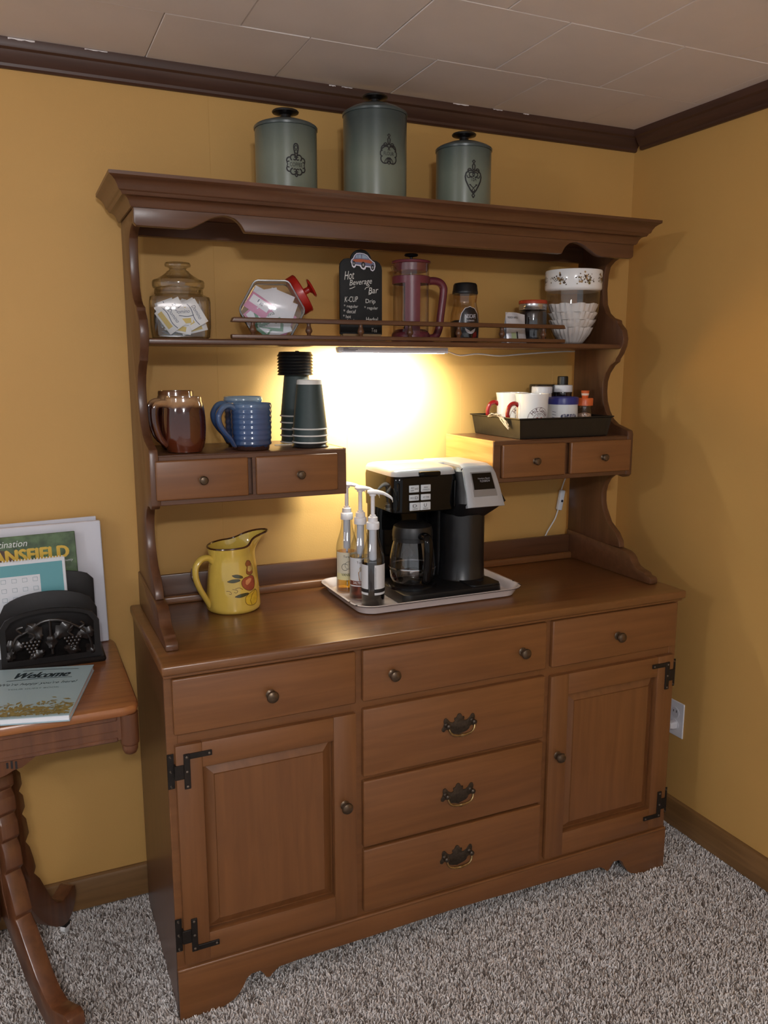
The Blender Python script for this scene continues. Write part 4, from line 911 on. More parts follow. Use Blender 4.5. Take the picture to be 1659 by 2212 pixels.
# coffee maker
MO = (.772, -.215, .8445)
CMX = .008
cm = thing('coffee_maker', 'black and silver two-way coffee maker with button panel on the enamel tray', 'coffee maker', MO)
def C(mb, name, mat, parent=None, angle=35):
    mb.v = [(a+.008, b, c+(.006 if c > 1.0 else 0)) for a, b, c in mb.v]
    return mb.build(name, mat, parent or cm, MO, angle)
zb_ = .8450
def sq(x0, x1, y0, y1, r, z, n=5): return rsq((x1-x0)/2, (y1-y0)/2, r, z, n, (x0+x1)/2, (y0+y1)/2)
C(MB().loft([sq(.628, .918, -.358, -.095, .02, zb_, 6), sq(.626, .920, -.360, -.094, .022, zb_+.006, 6), sq(.628, .918, -.358, -.095, .022, zb_+.027, 6), sq(.633, .913, -.353, -.10, .02, zb_+.030, 6)]), 'base', BLK)
C(MB().loft([sq(.628, .800, -.175, -.095, .02, zb_+.028), sq(.628, .800, -.175, -.095, .02, 1.075)]), 'rear_tower', BLKG)
C(MB().lathe([(.064, 0), (.064, .006), (.060, .0075), (0, .0078)], 40, (.690, -.272, zb_+.0295)), 'warming_plate', M('plate_black', (24, 24, 26), .25, .3))
# brew head, glossy, with silver top
hd = C(MB().loft([sq(.640, .800, -.285, -.10, .02, 1.066, 6), sq(.622, .806, -.300, -.097, .024, 1.072, 6), sq(.620, .808, -.304, -.096, .026, 1.155, 6), sq(.622, .806, -.300, -.098, .026, 1.166, 6)]), 'brew_head', BLKG)
C(MB().loft([sq(.619, .807, -.304, -.097, .026, 1.1655, 6), sq(.621, .806, -.301, -.098, .026, 1.1745, 6), sq(.626, .803, -.295, -.101, .024, 1.181, 6), sq(.636, .797, -.284, -.108, .02, 1.1840, 6)]), 'top_cover', SILV, None, 50)
C(MB().box(.690, .752, -.310, -.282, 1.164, 1.1765, .004, 2), 'lid_tab', BLKG)
C(MB().loft([sq(.800, .909, -.205, -.100, .012, 1.176), sq(.802, .907, -.203, -.102, .012, 1.1845)]), 'tank_lid', SILV)
C(MB().loft([sq(.800, .910, -.21, -.098, .012, zb_+.028), sq(.800, .910, -.21, -.098, .012, 1.177)]), 'water_tank', BLK)
# single-serve side: column and head
C(MB().lathe([(.066, zb_+.029), (.063, zb_+.034), (.061, zb_+.09), (.061, 1.05)], 48, (.858, -.238, 0)), 'serve_column', M('black_satin', (20, 20, 22), .35))
def pod(x0, x1, yf, yb, r, z): return sq(x0, x1, yf, yb, r, z, 6)
C(MB().loft([pod(.812, .912, -.285, -.12, .03, 1.040), pod(.802, .934, -.318, -.11, .03, 1.068), pod(.798, .946, -.338, -.105, .03, 1.088), pod(.800, .930, -.331, -.105, .03, 1.118), pod(.802, .9105, -.326, -.105, .03, 1.130), pod(.803, .9095, -.312, -.108, .03, 1.170), pod(.808, .9090, -.298, -.112, .03, 1.180)]), 'pod_head', BLK)
# silver fascia: sloping slab in front of the pod head, wrapped over the top
def fas(u, v, d=0.):
    """u 0..1 across, v 0..1 from chin to crown, d outwards"""
    x = .816+(.088+.024*max(0, 1-v*1.6))*u
    P_ = [(-.3450, 1.080), (-.3400, 1.105), (-.3320, 1.135), (-.3215, 1.165), (-.310, 1.1835), (-.290, 1.1905), (-.20, 1.1915), (-.150, 1.1905)]
    q = v*(len(P_)-1); i = min(int(q), len(P_)-2); s = q-i
    y = P_[i][0]*(1-s)+P_[i+1][0]*s; z = P_[i][1]*(1-s)+P_[i+1][1]*s
    n = (-1, .30) if v < .55 else ((-.5, .86) if v < .7 else (0, 1))
    e = -.004*(abs(2*u-1)**6)
    return (x, y+n[0]*(d+e), z+n[1]*(d+e))
mb = MB(); nu, nv = 14, 28
mb.grid(lambda u, v: fas(u, v), nu, nv); mb.grid(lambda u, v: fas(1-u, v, -.012), nu, nv)
for u in (0, 1): mb.grid(lambda s, v: fas(u, v, -.012*s), 1, nv)
for v in (0, 1): mb.grid(lambda u, s: fas(u, v, -.012*s), nu, 1)
fs = C(mb, 'fascia', SILV, None, 50)
def fpan(u0, u1, v0, v1, d, name, mat, par): 
    mb = MB(); mb.grid(lambda u, v: fas(u0+(u1-u0)*u, v0+(v1-v0)*v, d), 10, 8)
    for s0, s1, fixu, val in ((0, 1, False, 0), (0, 1, False, 1)): mb.grid(lambda u, w: fas(u0+(u1-u0)*u, v0+(v1-v0)*val, d*(1-w)), 10, 1)
    for val in (0, 1): mb.grid(lambda v, w: fas(u0+(u1-u0)*val, v0+(v1-v0)*v, d*(1-w)), 8, 1)
    return C(mb, name, mat, par, 40)
fpan(.17, .84, .150, .46, .0012, 'display_surround', M('silver_grey', (138, 140, 144), .35, .5), fs)  # surround in a darker, greyer silver than the fascia
fpan(.20, .81, .235, .435, .0022, 'display', BLKG, fs)
fd = lambda a, b: fas(.20+.61*a, .235+.20*b, .0027)
mb = MB(); text(mb, 'Hamilton Beach', .26, .62, .60, .09, fd); C(mb, 'lettering', M('badge_grey', (150, 150, 156), .4), fs)
mb = MB(); text(mb, 'FLEXBREW', .34, .44, .50, .13, fd); C(mb, 'lettering', M('badge_grey', (0, 0, 0)), fs)
# buttons
BTN = M('button_white', (196, 204, 210), .4)
def button(x0, x1, z0, z1, legend):
    b_ = C(MB().box(x0, x1, -.3062, -.302, z0, z1, .0015, 2), 'button', BTN)
    for s, fx, fz, fw, fh in legend:
        mb = MB(); w, h = x1-x0, z1-z0
        text(mb, s, x0+w*fx, z0+h*fz, w*fw, h*fh, lambda a, b: (a, -.3066, b)); C(mb, 'legend', INK, b_)
bx = (.6625, .6905); cx_ = (.6960, .7240)
button(*bx, 1.1240, 1.1425, [('BREW', .14, .55, .34, .2), ('NOW', .14, .2, .3, .2), ('I/O', .56, .36, .32, .28)])
button(*cx_, 1.1240, 1.1425, [('BREW', .28, .55, .42, .2), ('STRENGTH', .14, .2, .72, .2)])
button(*bx, 1.1025, 1.1180, [('PROG', .1, .36, .36, .26), ('D', .56, .28, .3, .42)])
button(*cx_, 1.1025, 1.1180, [('SET TIME', .18, .36, .64, .26)])
button(.6640, .6935, 1.0765, 1.0975, [('D', .28, .42, .4, .36), ('CARAFE', .24, .14, .5, .16)])
button(.6943, .7240, 1.0765, 1.0975, [('U', .34, .40, .26, .42), ('SINGLE', .26, .14, .48, .16)])
for x in (.633, .797): C(MB().box(x-.0035, x+.0035, -.3052, -.30, 1.078, 1.150, .003, 2), 'panel_ridge', BLKG)
# drip tray for the cup
dt = C(MB().loft([sq(.822, .914, -.356, -.272, .016, zb_+.029, 6), sq(.822, .914, -.356, -.272, .016, zb_+.033, 6)]), 'cup_plate', BLK)
C(MB().lathe([(.010, 0), (.010, .0006)], 20, (.872, -.312, zb_+.0332)), 'drain_hole', INK, dt)
# carafe
CO = (.697, -.272, zb_+.0385)
t = thing('carafe', 'glass coffee carafe with black lid and handle on the coffee maker warming plate', 'carafe', CO)
MB().lathe([(.046, 0), (.053, .003), (.060, .018), (.0625, .04), (.0610, .07), (.0560, .10), (.051, .118), (.050, .124)], 48, cap1=False).build('glass', GLASS('carafe_glass', (236, 236, 238), 2.2), t)
MB().lathe([(.0505, .115), (.0530, .1155), (.0530, .128), (.0510, .1285)], 48, cap0=False, cap1=False).build('collar', BLK, t)
MB().lathe([(.0510, .124), (.0540, .1265), (.0535, .142), (.050, .154), (.036, .162), (0, .163)], 40).build('lid', BLK, t)
MB().lathe([(.0632, .044), (.0635, .046), (.0632, .048)], 48, cap0=False, cap1=False).build('level_band', M('steel', (0, 0, 0)), t)
hp = bez([(.044, 0, .128), (.060, 0, .137), (.078, 0, .134), (.086, 0, .118), (.0865, 0, .085), (.083, 0, .05), (.078, 0, .025), (.072, 0, .018)], 5)
MB().tube(hp, [.0125]*len(hp), 12, flat=.7).xf(Matrix.Rotation(math.radians(-88), 4, 'Z')).build('handle', BLKG, t)
# syrup bottles
def bottle(x, y, label, liquid, fill, kind):
    z0 = .8445
    t = thing('syrup_bottle', label, 'bottle', (x, y, z0), 0, 'syrup pump bottles on the tray')
    R_ = .0298
    br = [(.026, 0), (.0292, .002), (R_, .006), (R_, .118), (.0285, .130), (.0245, .146), (.0195, .162), (.0160, .177), (.0148, .188), (.0145, .199), (.0145, .205)]
    MB().lathe(br, 40, cap1=False).build('glass', GLASS('syrup_glass', (246, 247, 246), 1.8), t)
    lm = GLASS('liquid_'+kind, liquid, .6) if kind != 'mocha' else M('liquid_mocha', liquid, .15, coat=.3)
    pr_ = [(r-.0016, z+.0015) for r, z in br if z < fill]+[(float(np.interp(fill, [q[1] for q in br], [q[0] for q in br]))-.0016, fill)]
    MB().lathe(pr_+[(0, fill)], 36).build('syrup', lm, t)
    pm = MB().lathe([(.0148, .198), (.0165, .1985), (.0168, .2010), (.0166, .2145), (.0152, .2165), (.0128, .2175), (.0122, .2285), (.0105, .2298), (.0082, .2310), (.0078, .2340), (.0056, .2355), (0, .2355)], 32).build('pump_cap', WHT, t)
    MB().lathe([(.0088, .118), (.0098, .122), (.0098, .199)], 20).build('pump_barrel', M('pump_barrel_white', (206, 210, 222), .35), t)
    MB().lathe([(.0032, .012), (.0032, .120)], 10).build('dip_tube', M('pump_barrel_white', (0, 0, 0)), t)
    MB().lathe([(.0052, .233), (.0052, .283), (.0085, .2835), (.0088, .2885), (0, .289)], 16).build('pump_stem', WHT, t)
    a = math.radians(-14); mb = MB(); rings = []
    for s, w, h0, h1 in ((-.014, .006, .2905, .2965), (-.010, .0115, .288, .2985), (.0, .0135, .2865, .3005), (.012, .0105, .287, .2985), (.026, .0065, .2845, .2945), (.038, .0052, .2790, .2880), (.047, .0046, .2735, .2815), (.0505, .0042, .2690, .2775), (.0510, .0036, .2650, .2700)):
        rings.append([(s, w*math.cos(k*PI/6), (h0+h1)/2+(h1-h0)/2*math.sin(k*PI/6)) for k in range(12)])
    mb.loft(rings).xf(Matrix.Rotation(a, 4, 'Z')).build('pump_head', WHT, t)
    th = face_to(x, y); f = cyl(R_+.0006, th)
    LB = M('label_cream' if kind == 'vanilla' else 'label_paper', (214, 208, 186) if kind == 'vanilla' else (212, 214, 218), .5)
    if kind != 'mocha':
        wrap(MB(), R_+.0005, th, -.034, .060, .036, .112, 24, 1).build('label', LB, t, fix=False)
        mb = MB(); text(mb, 'Torani', -.010, .098, .022, .006, f); mb.build('lettering', M('label_grey', (110, 108, 104), .6), t, fix=False)
        if kind == 'vanilla':
            wrap(MB(), R_+.0007, th, -.034, .060, .036, .054, 24, 1).build('label_band', M('label_yellow', (220, 212, 160), .5), t, fix=False)
            mb = MB(); text(mb, 'VANILLA', -.016, .0475, .034, .0075, cyl(R_+.0010, th)); mb.build('lettering', INK, t, fix=False)
            mb = MB(); line2d(mb, circ(-.006, .072, .009, 40, 320), .0012, f); line2d(mb, circ(.004, .077, .010, 0, 300), .0009, f); mb.build('flower_print', M('label_grey', (0, 0, 0)), t, fix=False)
        else:
            wrap(MB(), R_+.0007, th, -.034, .060, .039, .051, 24, 1).build('label_band', M('label_brown', (112, 58, 40), .5), t, fix=False)
            f = cyl(R_+.0010, th)
            mb = MB(); text(mb, 'SALTED', -.021, .0428, .026, .0062, f); text(mb, 'CARAMEL', .009, .0428, .026, .0062, f); mb.build('lettering', M('tub_text_white', (0, 0, 0)), t, fix=False)
            mb = MB(); poly2d(mb, [(-.004, .052), (.010, .052), (.0125, .074), (.008, .079), (-.002, .079), (-.0065, .074)], f); mb.build('glass_picture', M('label_tan', (164, 122, 84), .5, noise=.4, nscale=300), t, fix=False)
            mb = MB(); poly2d(mb, circ(.003, .083, .007, 0, 360, 14)[:-1], f); mb.build('cream_picture', M('label_pale', (190, 178, 160), .5, noise=.4, nscale=300), t, fix=False)
    else:
        for u0, u1 in ((-.040, -.0125), (.004, .044)):
            wrap(MB(), R_+.0005, th, u0, u1, .032, .110, 12, 1).build('label', LB, t, fix=False)
            wrap(MB(), R_+.0008, th, u0, u1, .038, .0475, 12, 1).build('label_band', INK, t, fix=False)
        mb = MB(); line2d(mb, [(.0068, .050), (.0068, .104)], .0008, cyl(R_+.0009, th)); mb.build('side_print', M('label_grey', (0, 0, 0)), t, fix=False)
bottle(.5715, -.298, 'pump bottle of nearly black syrup showing its label seam', (22, 16, 18), .116, 'mocha')
bottle(.5690, -.222, 'pump bottle of brown syrup with Salted Caramel label', (196, 120, 40), .112, 'caramel')
bottle(.5610, -.146, 'pump bottle of pale golden syrup with Vanilla label', (238, 206, 96), .110, 'vanilla')
# ------------------------------------------------------------------ yellow pitcher on the worktop
QX, QY = .2395, -.166
t = thing('pitcher', 'yellow glazed pitcher painted with fruit standing on the worktop', 'pitcher', (QX, QY, .8403))
YEL = M('yellow_glaze', (206, 174, 78), .12, noise=.06, nscale=14, coat=.5)
spd = math.radians(6)     # spout direction
def pr_r(u): return float(np.interp(u, [0, .02, .06, .3, .55, .72, .80, .88, 1], [.063, .0675, .0690, .0665, .0625, .0585, .0572, .0580, .0625]))
def pit(u, a, inset=0.):
    c = math.cos(a-spd); g = max(0, c)
    Hh = .166+.0275*g**2.2-.004*max(0, -c)
    s = max(0, (u-.74)/.26); w = math.exp(-((((a-spd+PI) % (2*PI))-PI)/.40)**2)
    r = pr_r(u)-inset+s**1.5*.036*w-.006*s*math.exp(-((abs(((a-spd+PI) % (2*PI))-PI)-.75)/.35)**2)
    return (r*math.cos(a), r*math.sin(a), u*Hh)
n = 64; rings = [[pit(u, 2*PI*j/n) for j in range(n)] for u in np.linspace(0, 1, 34)]
rings += [[pit(u, 2*PI*j/n, .0045) for j in range(n)] for u in (1.0, .97, .9, .8, .6, .3, .05)]
MB().loft(rings).build('body', YEL, t, angle=60)
BRN = M('brown_glaze', (70, 38, 18), .15, coat=.4)
MB().tube([tuple(Vector(pit(1, 2*PI*j/n, .0022))+Vector((0, 0, .0008))) for j in range(n)], .0027, 8, closed=True).build('rim_stripe', BRN, t)
hd_ = spd+PI+math.radians(8)
hp = bez([(.052, 0, .128), (.066, 0, .140), (.084, 0, .139), (.0985, 0, .124), (.1015, 0, .104), (.098, 0, .084), (.0895, 0, .062), (.0785, 0, .042), (.069, 0, .024), (.062, 0, .012)], 5)
m_ = len(hp)
hm = Matrix.Rotation(hd_, 4, 'Z')
h_ = MB().tube(hp, [.0105-.002*i/m_ for i in range(m_)], 12, flat=.8).xf(hm).build('handle', YEL, t)
MB().tube([tuple(Vector(p)+Vector((.0080, -.0035, .0035))) for p in hp[17:27]], [.0005+.0028*math.sin(PI*i/9) for i in range(10)], 8).xf(hm).build('handle_stripe', BRN, h_)
thp = face_to(QX, QY)
def fpit(e):
    def f(u, v):
        a = thp+u/.066; w = v/.166
        r = pr_r(w)+e; return (r*math.cos(a), r*math.sin(a), v)
    return f
def fruit(nm, pts, c, edge, e=.0006):
    mb = MB(); n = len(pts); cxm = sum(p[0] for p in pts)/n; cym = sum(p[1] for p in pts)/n; f = fpit(e)
    mb.loft([[f(cxm+(a-cxm)*s, cym+(b-cym)*s) for a, b in pts] for s in (.05, .35, .7, 1)], True, False).build(nm, M('paint_'+'_'.join(map(str, c)), c, .2, noise=.15, nscale=90, coat=.3), t, fix=False, angle=80)
    if edge: mb = MB(); line2d(mb, pts+pts[:1], .0011, fpit(e+.0004)); mb.build(nm+'_outline', BRN, t, fix=False)
K2 = .000335  # metres per pixel of the study crop
def pp(l): return [((x-770)*K2*1.12+.004, (868-y)*K2*.86) for x, y in l]
sm = lambda l: [(p[0], p[1]) for p in bez([(a, b, 0) for a, b in l]+[(l[0][0], l[0][1], 0)], 4)][:-1]
fruit('pear', sm(pp([(878, 405), (905, 415), (920, 450), (928, 490), (915, 525), (885, 532), (862, 515), (865, 485), (872, 462), (860, 435)])), (150, 86, 44), True)
fruit('pear_light', sm(pp([(880, 455), (905, 460), (912, 490), (895, 505), (875, 495)])), (206, 176, 96), False, .0012)
fruit('apple', sm(pp([(870, 545), (900, 538), (925, 560), (930, 610), (915, 655), (880, 668), (845, 650), (822, 615), (820, 580), (840, 552)])), (160, 78, 52), True)
fruit('apple_light', sm(pp([(850, 575), (880, 560), (900, 570), (885, 595), (860, 615), (848, 600)])), (206, 140, 92), False, .0012)
fruit('lemon', sm(pp([(925, 668), (945, 690), (948, 740), (930, 785), (895, 800), (855, 788), (838, 755), (845, 715), (875, 690)])), (214, 176, 50), True)
mb = MB(); line2d(mb, pp([(930, 672), (890, 710), (875, 755), (885, 795)]), .0011, fpit(.0014)); mb.build('lemon_line', BRN, t, fix=False)
for l in ([(755, 520), (790, 516), (825, 532), (828, 548), (795, 545), (770, 535)], [(722, 572), (755, 556), (800, 556), (808, 570), (770, 582), (740, 580)], [(770, 705), (800, 688), (845, 682), (866, 690), (840, 706), (800, 714)]):
    fruit('leaf', sm(pp(l)), (70, 72, 44), True)
mb = MB()
for l in ([(715, 655), (735, 655), (748, 670), (745, 682), (732, 678)], [(755, 640), (780, 645), (790, 660), (780, 672), (765, 665)], [(775, 635), (800, 630), (818, 640), (825, 650)]): line2d(mb, [(p[0], p[1]) for p in bez([(a, b, 0) for a, b in pp(l)], 4)], .0010, fpit(.0006))
mb.build('tendril', BRN, t, fix=False)

# ------------------------------------------------------------------ parlour table with papers
TC = (-.345, -.257); TZ = .757
t = thing('parlor_table', 'antique carved walnut side table with splayed scroll legs beside the sideboard', 'table', (TC[0], TC[1], 0))
TO = (TC[0], TC[1], 0)
def T_(mb, name, mat, parent=None, angle=35): return mb.build(name, mat, parent or t, TO, angle)
def chf(hx, hy, c, z): 
    q = []
    for sx, sy, fl in ((1, 1, 0), (-1, 1, 1), (-1, -1, 0), (1, -1, 1)):
        a = (TC[0]+sx*(hx-c), TC[1]+sy*hy, z); m1 = (TC[0]+sx*(hx-c*.35), TC[1]+sy*(hy-c*.18), z); m2 = (TC[0]+sx*(hx-c*.18), TC[1]+sy*(hy-c*.35), z); b = (TC[0]+sx*hx, TC[1]+sy*(hy-c), z)
        q += [b, m2, m1, a] if not fl else [a, m1, m2, b]
    return q
T_(MB().loft([chf(.292, .228, .03, TZ-.021), chf(.299, .235, .032, TZ-.0205), chf(.302, .238, .034, TZ-.015), chf(.302, .238, .034, TZ-.007), chf(.299, .235, .032, TZ-.002), chf(.293, .229, .03, TZ)]), 'table_top', WT)
ax0, ay0 = .276, .213
for s in (-1, 1):
    a_ = T_(MB().box(TC[0]-ax0, TC[0]+ax0, TC[1]+s*ay0-.011, TC[1]+s*ay0+.011, .680, .7365, .001), 'apron', WTL)
    for z0, z1, d in ((.724, .7345, .014), (.678, .688, .0135), (.700, .7035, .0125)):
        T_(MB().box(TC[0]-ax0+.02, TC[0]+ax0-.02, TC[1]+s*ay0-d, TC[1]+s*ay0+d, z0, z1, .002), 'apron_moulding', WTL, a_)
    brk = [(-.13, .682), (-.10, .679), (-.085, .668), (-.07, .658), (-.055, .6555), (-.04, .648), (-.02, .642), (0, .640)]
    brk = brk+[(-a, b) for a, b in reversed(brk[:-1])]
    T_(MB().prism([(TC[0]+a, b) for a, b in brk], TC[1]+s*ay0-.009, TC[1]+s*ay0+.009, 'xz', .001), 'apron_drop', WTL, a_)
    for u in (-.052, .052):
        for k in (-1, 0, 1): T_(MB().box(TC[0]+u-.002+k*.008, TC[0]+u+.002+k*.008, TC[1]+s*(ay0+.0088)-.001, TC[1]+s*(ay0+.0088)+.001, .660-.002*k, .676-.002*abs(k)), 'carved_groove', INK, a_)
    a_ = T_(MB().box(TC[0]+s*ax0-.011, TC[0]+s*ax0+.011, TC[1]-ay0, TC[1]+ay0, .680, .7365, .001), 'apron', WTL)
for sx in (-1, 1):
    for sy in (-1, 1):
        x, y = TC[0]+sx*(ax0+.004), TC[1]+sy*(ay0+.003)
        T_(MB().lathe([(.0195, .7365), (.0195, .672), (.0185, .668), (.0165, .666), (.0165, .662), (.0160, .655), (.0125, .647), (.006, .643), (0, .6425)], 20, (x, y, 0)), 'corner_drop', WTL)
lp = [(.010, .665), (.085, .665), (.083, .640), (.066, .628), (.072, .612), (.076, .598), (.062, .586), (.074, .570), (.076, .548), (.062, .536), (.075, .520), (.078, .490), (.066, .478), (.078, .462), (.082, .430), (.070, .418), (.082, .400), (.088, .360), (.074, .345), (.086, .325), (.096, .290), (.102, .262), (.094, .250), (.112, .225), (.128, .190), (.146, .150), (.168, .120), (.192, .108), (.214, .116), (.232, .124), (.243, .118), (.246, .096), (.238, .072), (.224, .050), (.206, .038), (.186, .040), (.160, .055), (.130, .082), (.100, .120), (.070, .172), (.045, .215), (.010, .240)]
for ang, ks in ((-65, 1.30), (52, 1.), (130, 1.), (245, 1.30)):
    q = Matrix.Translation((TC[0], TC[1], 0)) @ Matrix.Rotation(math.radians(ang), 4, 'Z')
    lg = T_(MB().prism([(r*(1+(ks-1)*min(1, max(0, (.34-z)/.2))), z) for r, z in lp], -.019, .019, 'xz', .003).xf(q), 'leg', WTL)
    T_(MB().prism([(a*.9+.006, b) for a, b in [(.03, .61), (.05, .60), (.052, .40), (.058, .30), (.08, .24), (.07, .24), (.045, .29), (.035, .40)]], -.0205, .0205, 'xz', .001).xf(q), 'leg_relief', WTL, lg)
    T_(MB().lathe([(.011, -.007), (.0125, -.005), (.0125, .005), (.011, .007)], 18, mat=q @ Matrix.Translation((.214*ks, 0, .0125)) @ Matrix.Rotation(PI/2, 4, 'X')), 'caster', WHTC, lg)
    T_(MB().box(.204*ks, .224*ks, -.010, .010, .018, .044, .002).xf(q), 'caster_fork', IRON, lg)
T_(MB().lathe([(.03, .22), (.035, .25), (.028, .30), (.026, .62), (.04, .66), (.05, .735)], 16, (TC[0], TC[1], 0)), 'column', WTL)
# letter holder, carved grapes and leaves
LX = -.197
DKW = M('dark_carved_wood', (22, 18, 17), .45, noise=.25, nscale=60, spec=.3)
t = thing('letter_holder', 'black carved wooden letter holder with grapevine front on the side table', 'letter holder', (LX, -.13, TZ+.0005))
MB().loft([rsq(.1165, .067, .006, 0, 3), rsq(.1185, .069, .008, .003, 3), rsq(.1185, .069, .008, .007, 3), rsq(.114, .064, .006, .0115, 3)]).build('base', DKW, t)
def archp(hw, side, apex, n=16): return [(-hw, .010), (hw, .010)]+[(hw*math.cos(PI*i/n) if False else hw*(1-2*i/n), side+(apex-side)*math.sin(math.acos(max(-1, min(1, 1-2*i/n))))**.9) for i in range(n+1)]
MB().prism(archp(.108, .178-.0, .206), .038, .044, 'xz', .0008).build('rear_panel', DKW, t)
MB().prism(archp(.108, .118, .170), -.010, -.004, 'xz', .0008).build('middle_panel', DKW, t)
outer = archp(.108, .100, .140)[2:]; inner = [(a*.88, .024+(b-.010)*.835) for a, b in outer]
mb = MB(); y0, y1 = -.056, -.048
def strip(A, B):
    n = len(A); v = [(a, y0, b) for a, b in A]+[(a, y0, b) for a, b in B]+[(a, y1, b) for a, b in A]+[(a, y1, b) for a, b in B]; f = []
    for i in range(n-1): f += [(i, i+1, n+i+1, n+i), (2*n+i, 3*n+i, 3*n+i+1, 2*n+i+1), (i, 2*n+i, 2*n+i+1, i+1), (n+i, n+i+1, 3*n+i+1, 3*n+i)]
    mb.add(v, f)
A = [(.108, .011)]+outer+[(-.108, .011)]; B = [(.095, .024)]+inner+[(-.095, .024)]
strip(A+[A[0]], B+[B[0]])
fp_ = mb.build('front_frame', DKW, t, angle=50)
DKC = M('dark_carving', (34, 28, 26), .3, noise=.25, nscale=60)
def leaf(cx, cz, L_, a, w=.45):
    n = 9; mb = MB(); ca, sa = math.cos(a), math.sin(a)
    def f(s, u):
        x = (s-.1)*L_; hw = w*L_*math.sin(PI*min(1, s*1.0))**.8*(1+.22*math.sin(s*19)); y = (u-.5)*2*hw*.5
        return (cx+x*ca-y*sa, -.053-.004*(1-abs(2*u-1))-.002*math.sin(s*12), cz+x*sa+y*ca)
    mb.grid(f, n, 6); mb.grid(lambda s, u: (lambda p: (p[0], -.049, p[2]))(f(1-s, u)), n, 6); mb.build('carved_leaf', DKC, t, fix=False, angle=50)
for cx, cz, L_, a in ((-.022, .072, .040, 2.2), (.012, .070, .042, .75), (-.062, .055, .036, 2.9), (.060, .068, .036, .2), (.030, .040, .030, -.3), (-.018, .038, .030, 3.6), (.078, .040, .026, -.9), (-.080, .046, .026, 4.0), (.0, .045, .03, 1.5)): leaf(cx, cz, L_*1.3, a, .62)
for pth in ([(-.09, .03), (-.075, .075), (-.05, .09), (-.02, .108), (0, .112)], [(.09, .03), (.08, .07), (.055, .092), (.025, .108), (0, .112)], [(-.05, .09), (-.035, .078), (-.045, .066)], [(.05, .093), (.038, .080), (.048, .068)], [(0, .112), (0, .08), (.002, .03)], [(-.06, .085), (-.07, .098), (-.058, .102)], [(.062, .085), (.074, .092), (.066, .101)]):
    MB().tube(bez([(a, -.053, b) for a, b in pth], 5), .0032, 8).build('vine', DKC, t)
for gx in (-.042, .048):
    mb = MB()
    for r in range(5):
        for k in range(5-r): mb.lathe([(0, -.0045), (.0032, -.0032), (.0045, 0), (.0032, .0032), (0, .0045)], 8, (gx+(k-(4-r)/2)*.0085, -.054-.001*(r % 2), .064-r*.0075))
    mb.build('grape_cluster', DKC, t)['kind'] = 'stuff'
# papers in the holder
FW = M('folder_white', (214, 214, 222), .6)
def card(name, label, cat, x0, x1, z0, z1, y, th_, mat, tilt=0., roll=0.):
    o = thing(name, label, cat, (x1, y, z0), 0)
    mm = Matrix.Rotation(tilt, 4, 'X') @ Matrix.Rotation(roll, 4, 'Y')
    MB().box(x0-x1, 0, 0, th_, 0, z1-z0, min(.002, th_*.3)).xf(mm).build('cover', mat, o)
    return o, (lambda a, b, e=.0004: tuple(mm @ Vector((a, -e, b))))
card('white_binder', 'large white binder standing behind the letter holder', 'binder', -.44, -.0575, TZ+.001, 1.070, -.052, .016, FW, math.radians(-1.5), math.radians(-.6))
card('white_folder', 'thin white folder peeking up behind the white binder', 'folder', -.42, -.062, TZ+.001, 1.079, -.0335, .004, M('folder_grey', (200, 200, 208), .6), math.radians(-1.5), math.radians(-1.2))
o, f = card('visitor_magazine', 'green visitor magazine titled Mansfield in front of the white binder', 'magazine', -.335, -.1185, TZ+.013, 1.053, -.083, .004, M('mag_green', (78, 100, 66), .35, noise=.55, nscale=38), math.radians(-4), math.radians(-1.0))
W_ = .2165; Hm = 1.053-TZ-.013
mb = MB(); [text(mb, 'MANSFIELD', -.213+dx, Hm-.0620+dz, .195, .029, lambda a, b, e=.0005+k*.00012: f(a, b, e)) for k, (dx, dz) in enumerate(((-.0022, 0), (.0022, 0), (0, .0014), (0, -.0014), (0, 0)))]; mb.build('title', M('mag_yellow', (214, 176, 62), .4), o, fix=False)
mb = MB(); text(mb, 'Destination', -.205, Hm-.026, .095, .016, f, .25); mb.build('heading', M('mag_white', (220, 222, 220), .4), o, fix=False)
mb = MB(); text(mb, 'and Richland County', -.085, Hm-.074, .075, .008, f, .2); mb.build('subtitle', M('mag_white', (0, 0, 0)), o, fix=False)
mb = MB(); poly2d(mb, [(a, b) for a, b in [(-.216, Hm-.02), (-.15, Hm-.035), (-.118, Hm-.06), (-.11, Hm-.16), (-.216, Hm-.16)]], lambda a, b: f(a, b, .0002)); mb.build('cover_picture', M('mag_red_brown', (92, 62, 48), .4, noise=.4, nscale=50), o, fix=False)
o, f = card('puzzle_booklet', 'teal booklet with a white grid page standing in the letter holder', 'booklet', -.320, -.1485, TZ+.013, 1.001, -.120, .005, M('booklet_white', (216, 220, 226), .5), math.radians(-3), math.radians(-.8))
Hb = 1.001-TZ-.013
mb = MB(); poly2d(mb, [(-.1715, .0), (-.007, .0), (-.007, Hb-.009), (-.1715, Hb-.009)], f); mb.build('teal_cover', M('teal_print', (96, 158, 166), .4), o, fix=False)
mb = MB(); poly2d(mb, [(-.1715, .0), (-.058, .0), (-.058, Hb-.036), (-.1715, Hb-.036)], lambda a, b: f(a, b, .0008)); mb.build('grid_page', M('booklet_white', (0, 0, 0)), o, fix=False)
for k in range(4):
    for j in range(3):
        a0, b0 = -.064-.023*k, Hb-.042-.022*j
        mb = MB(); line2d(mb, [(a0, b0), (a0-.010, b0), (a0-.010, b0-.009), (a0, b0-.009), (a0, b0)], .0009, lambda a, b: f(a, b, .0012)); mb.build('grid_mark', M('grid_ink', ((90, 140, 150), (170, 150, 140), (150, 160, 172))[(k+j) % 3] if False else (120, 146, 156), .6), o, fix=False)
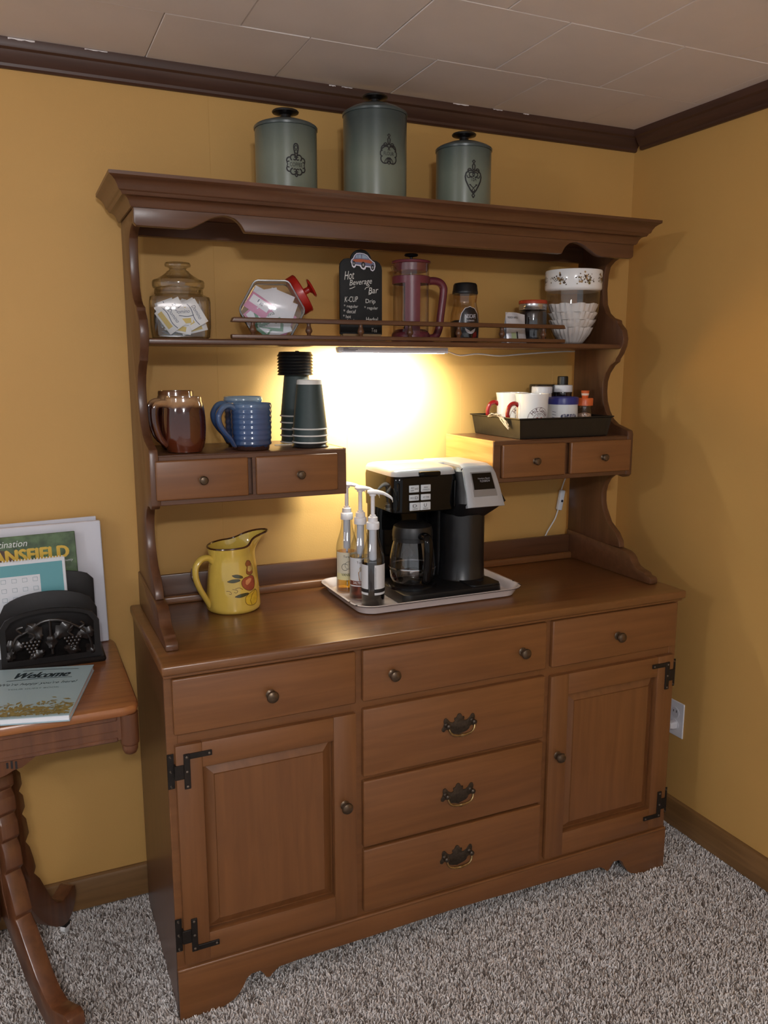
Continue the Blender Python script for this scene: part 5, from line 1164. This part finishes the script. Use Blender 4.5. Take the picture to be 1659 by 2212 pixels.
for k in range(24): MB().tube([(p[0], p[1], p[2]) for p in [f(-.006-.0068*k, Hb-.002, .002), f(-.006-.0068*k, Hb+.003, .0), f(-.006-.0068*k, Hb-.002, -.006)]], .0011, 5).build('binding_loop', WHT, o)
# welcome book lying on the table
o = thing('welcome_book', 'pale blue Welcome guest booklet with golden leaves lying on the side table', 'booklet', (-.1115, -.252, TZ+.0005), math.radians(-14.5))
PB = M('welcome_blue', (160, 186, 196), .4)
MB().box(-.205, -.002, -.275, -.002, .0012, .0125).build('pages', PAPER, o)
MB().box(-.207, 0, -.279, 0, .0125, .0140, .0005).build('front_cover', PB, o); MB().box(-.207, 0, -.279, 0, 0, .0014, .0005).build('back_cover', PB, o)
f = lambda a, b: (a, b, .0143)
NAV = M('welcome_ink', (34, 52, 60), .5)
mb = MB(); [text(mb, 'Welcome', -.165+dx, -.064, .118, .034, lambda a, b, e=k*.0001: (a, b, .0143+e), .25) for k, dx in enumerate((-.0016, 0, .0016))]; mb.build('title', NAV, o, fix=False)
for l in ([(-.15, -.018), (-.10, -.014), (-.03, -.020)], [(-.170, -.076), (-.10, -.068), (-.035, -.070)]):
    mb = MB(); line2d(mb, l, .0026, f); mb.build('flourish', NAV, o, fix=False)
mb = MB(); text(mb, "We're happy you're here!", -.182, -.108, .160, .018, f, .2); mb.build('greeting', NAV, o, fix=False)
mb = MB(); text(mb, 'YOUR GUEST BOOK', -.155, -.130, .105, .007, f); mb.build('subtitle', M('welcome_grey', (92, 112, 118), .5), o, fix=False)
mb = MB(); rg = random.Random(9)
for k in range(420):
    a = rg.uniform(-.203, -.006); d = abs(rg.gauss(0, .028)); b = -.268+min(d, .085); an = rg.uniform(0, 3.1); L_ = rg.uniform(.005, .012)
    ca, sa = math.cos(an), math.sin(an)
    mb.add([(a+L_*ca, b+L_*sa*.8, .0142+k*1e-6), (a-sa*L_*.35, b+ca*L_*.35, .0142+k*1e-6), (a-L_*ca*.8, b-L_*sa*.8, .0142+k*1e-6), (a+sa*L_*.35, b-ca*L_*.35, .0142+k*1e-6)], [(0, 1, 2, 3)])
mb.v = [(min(max(x, -.206), -.001), max(y, -.278), z) for x, y, z in mb.v]
mb.build('leaf_print', M('gold_leaf_print', (136, 122, 66), .5, noise=.35, nscale=120), o, fix=False)['kind'] = 'stuff'
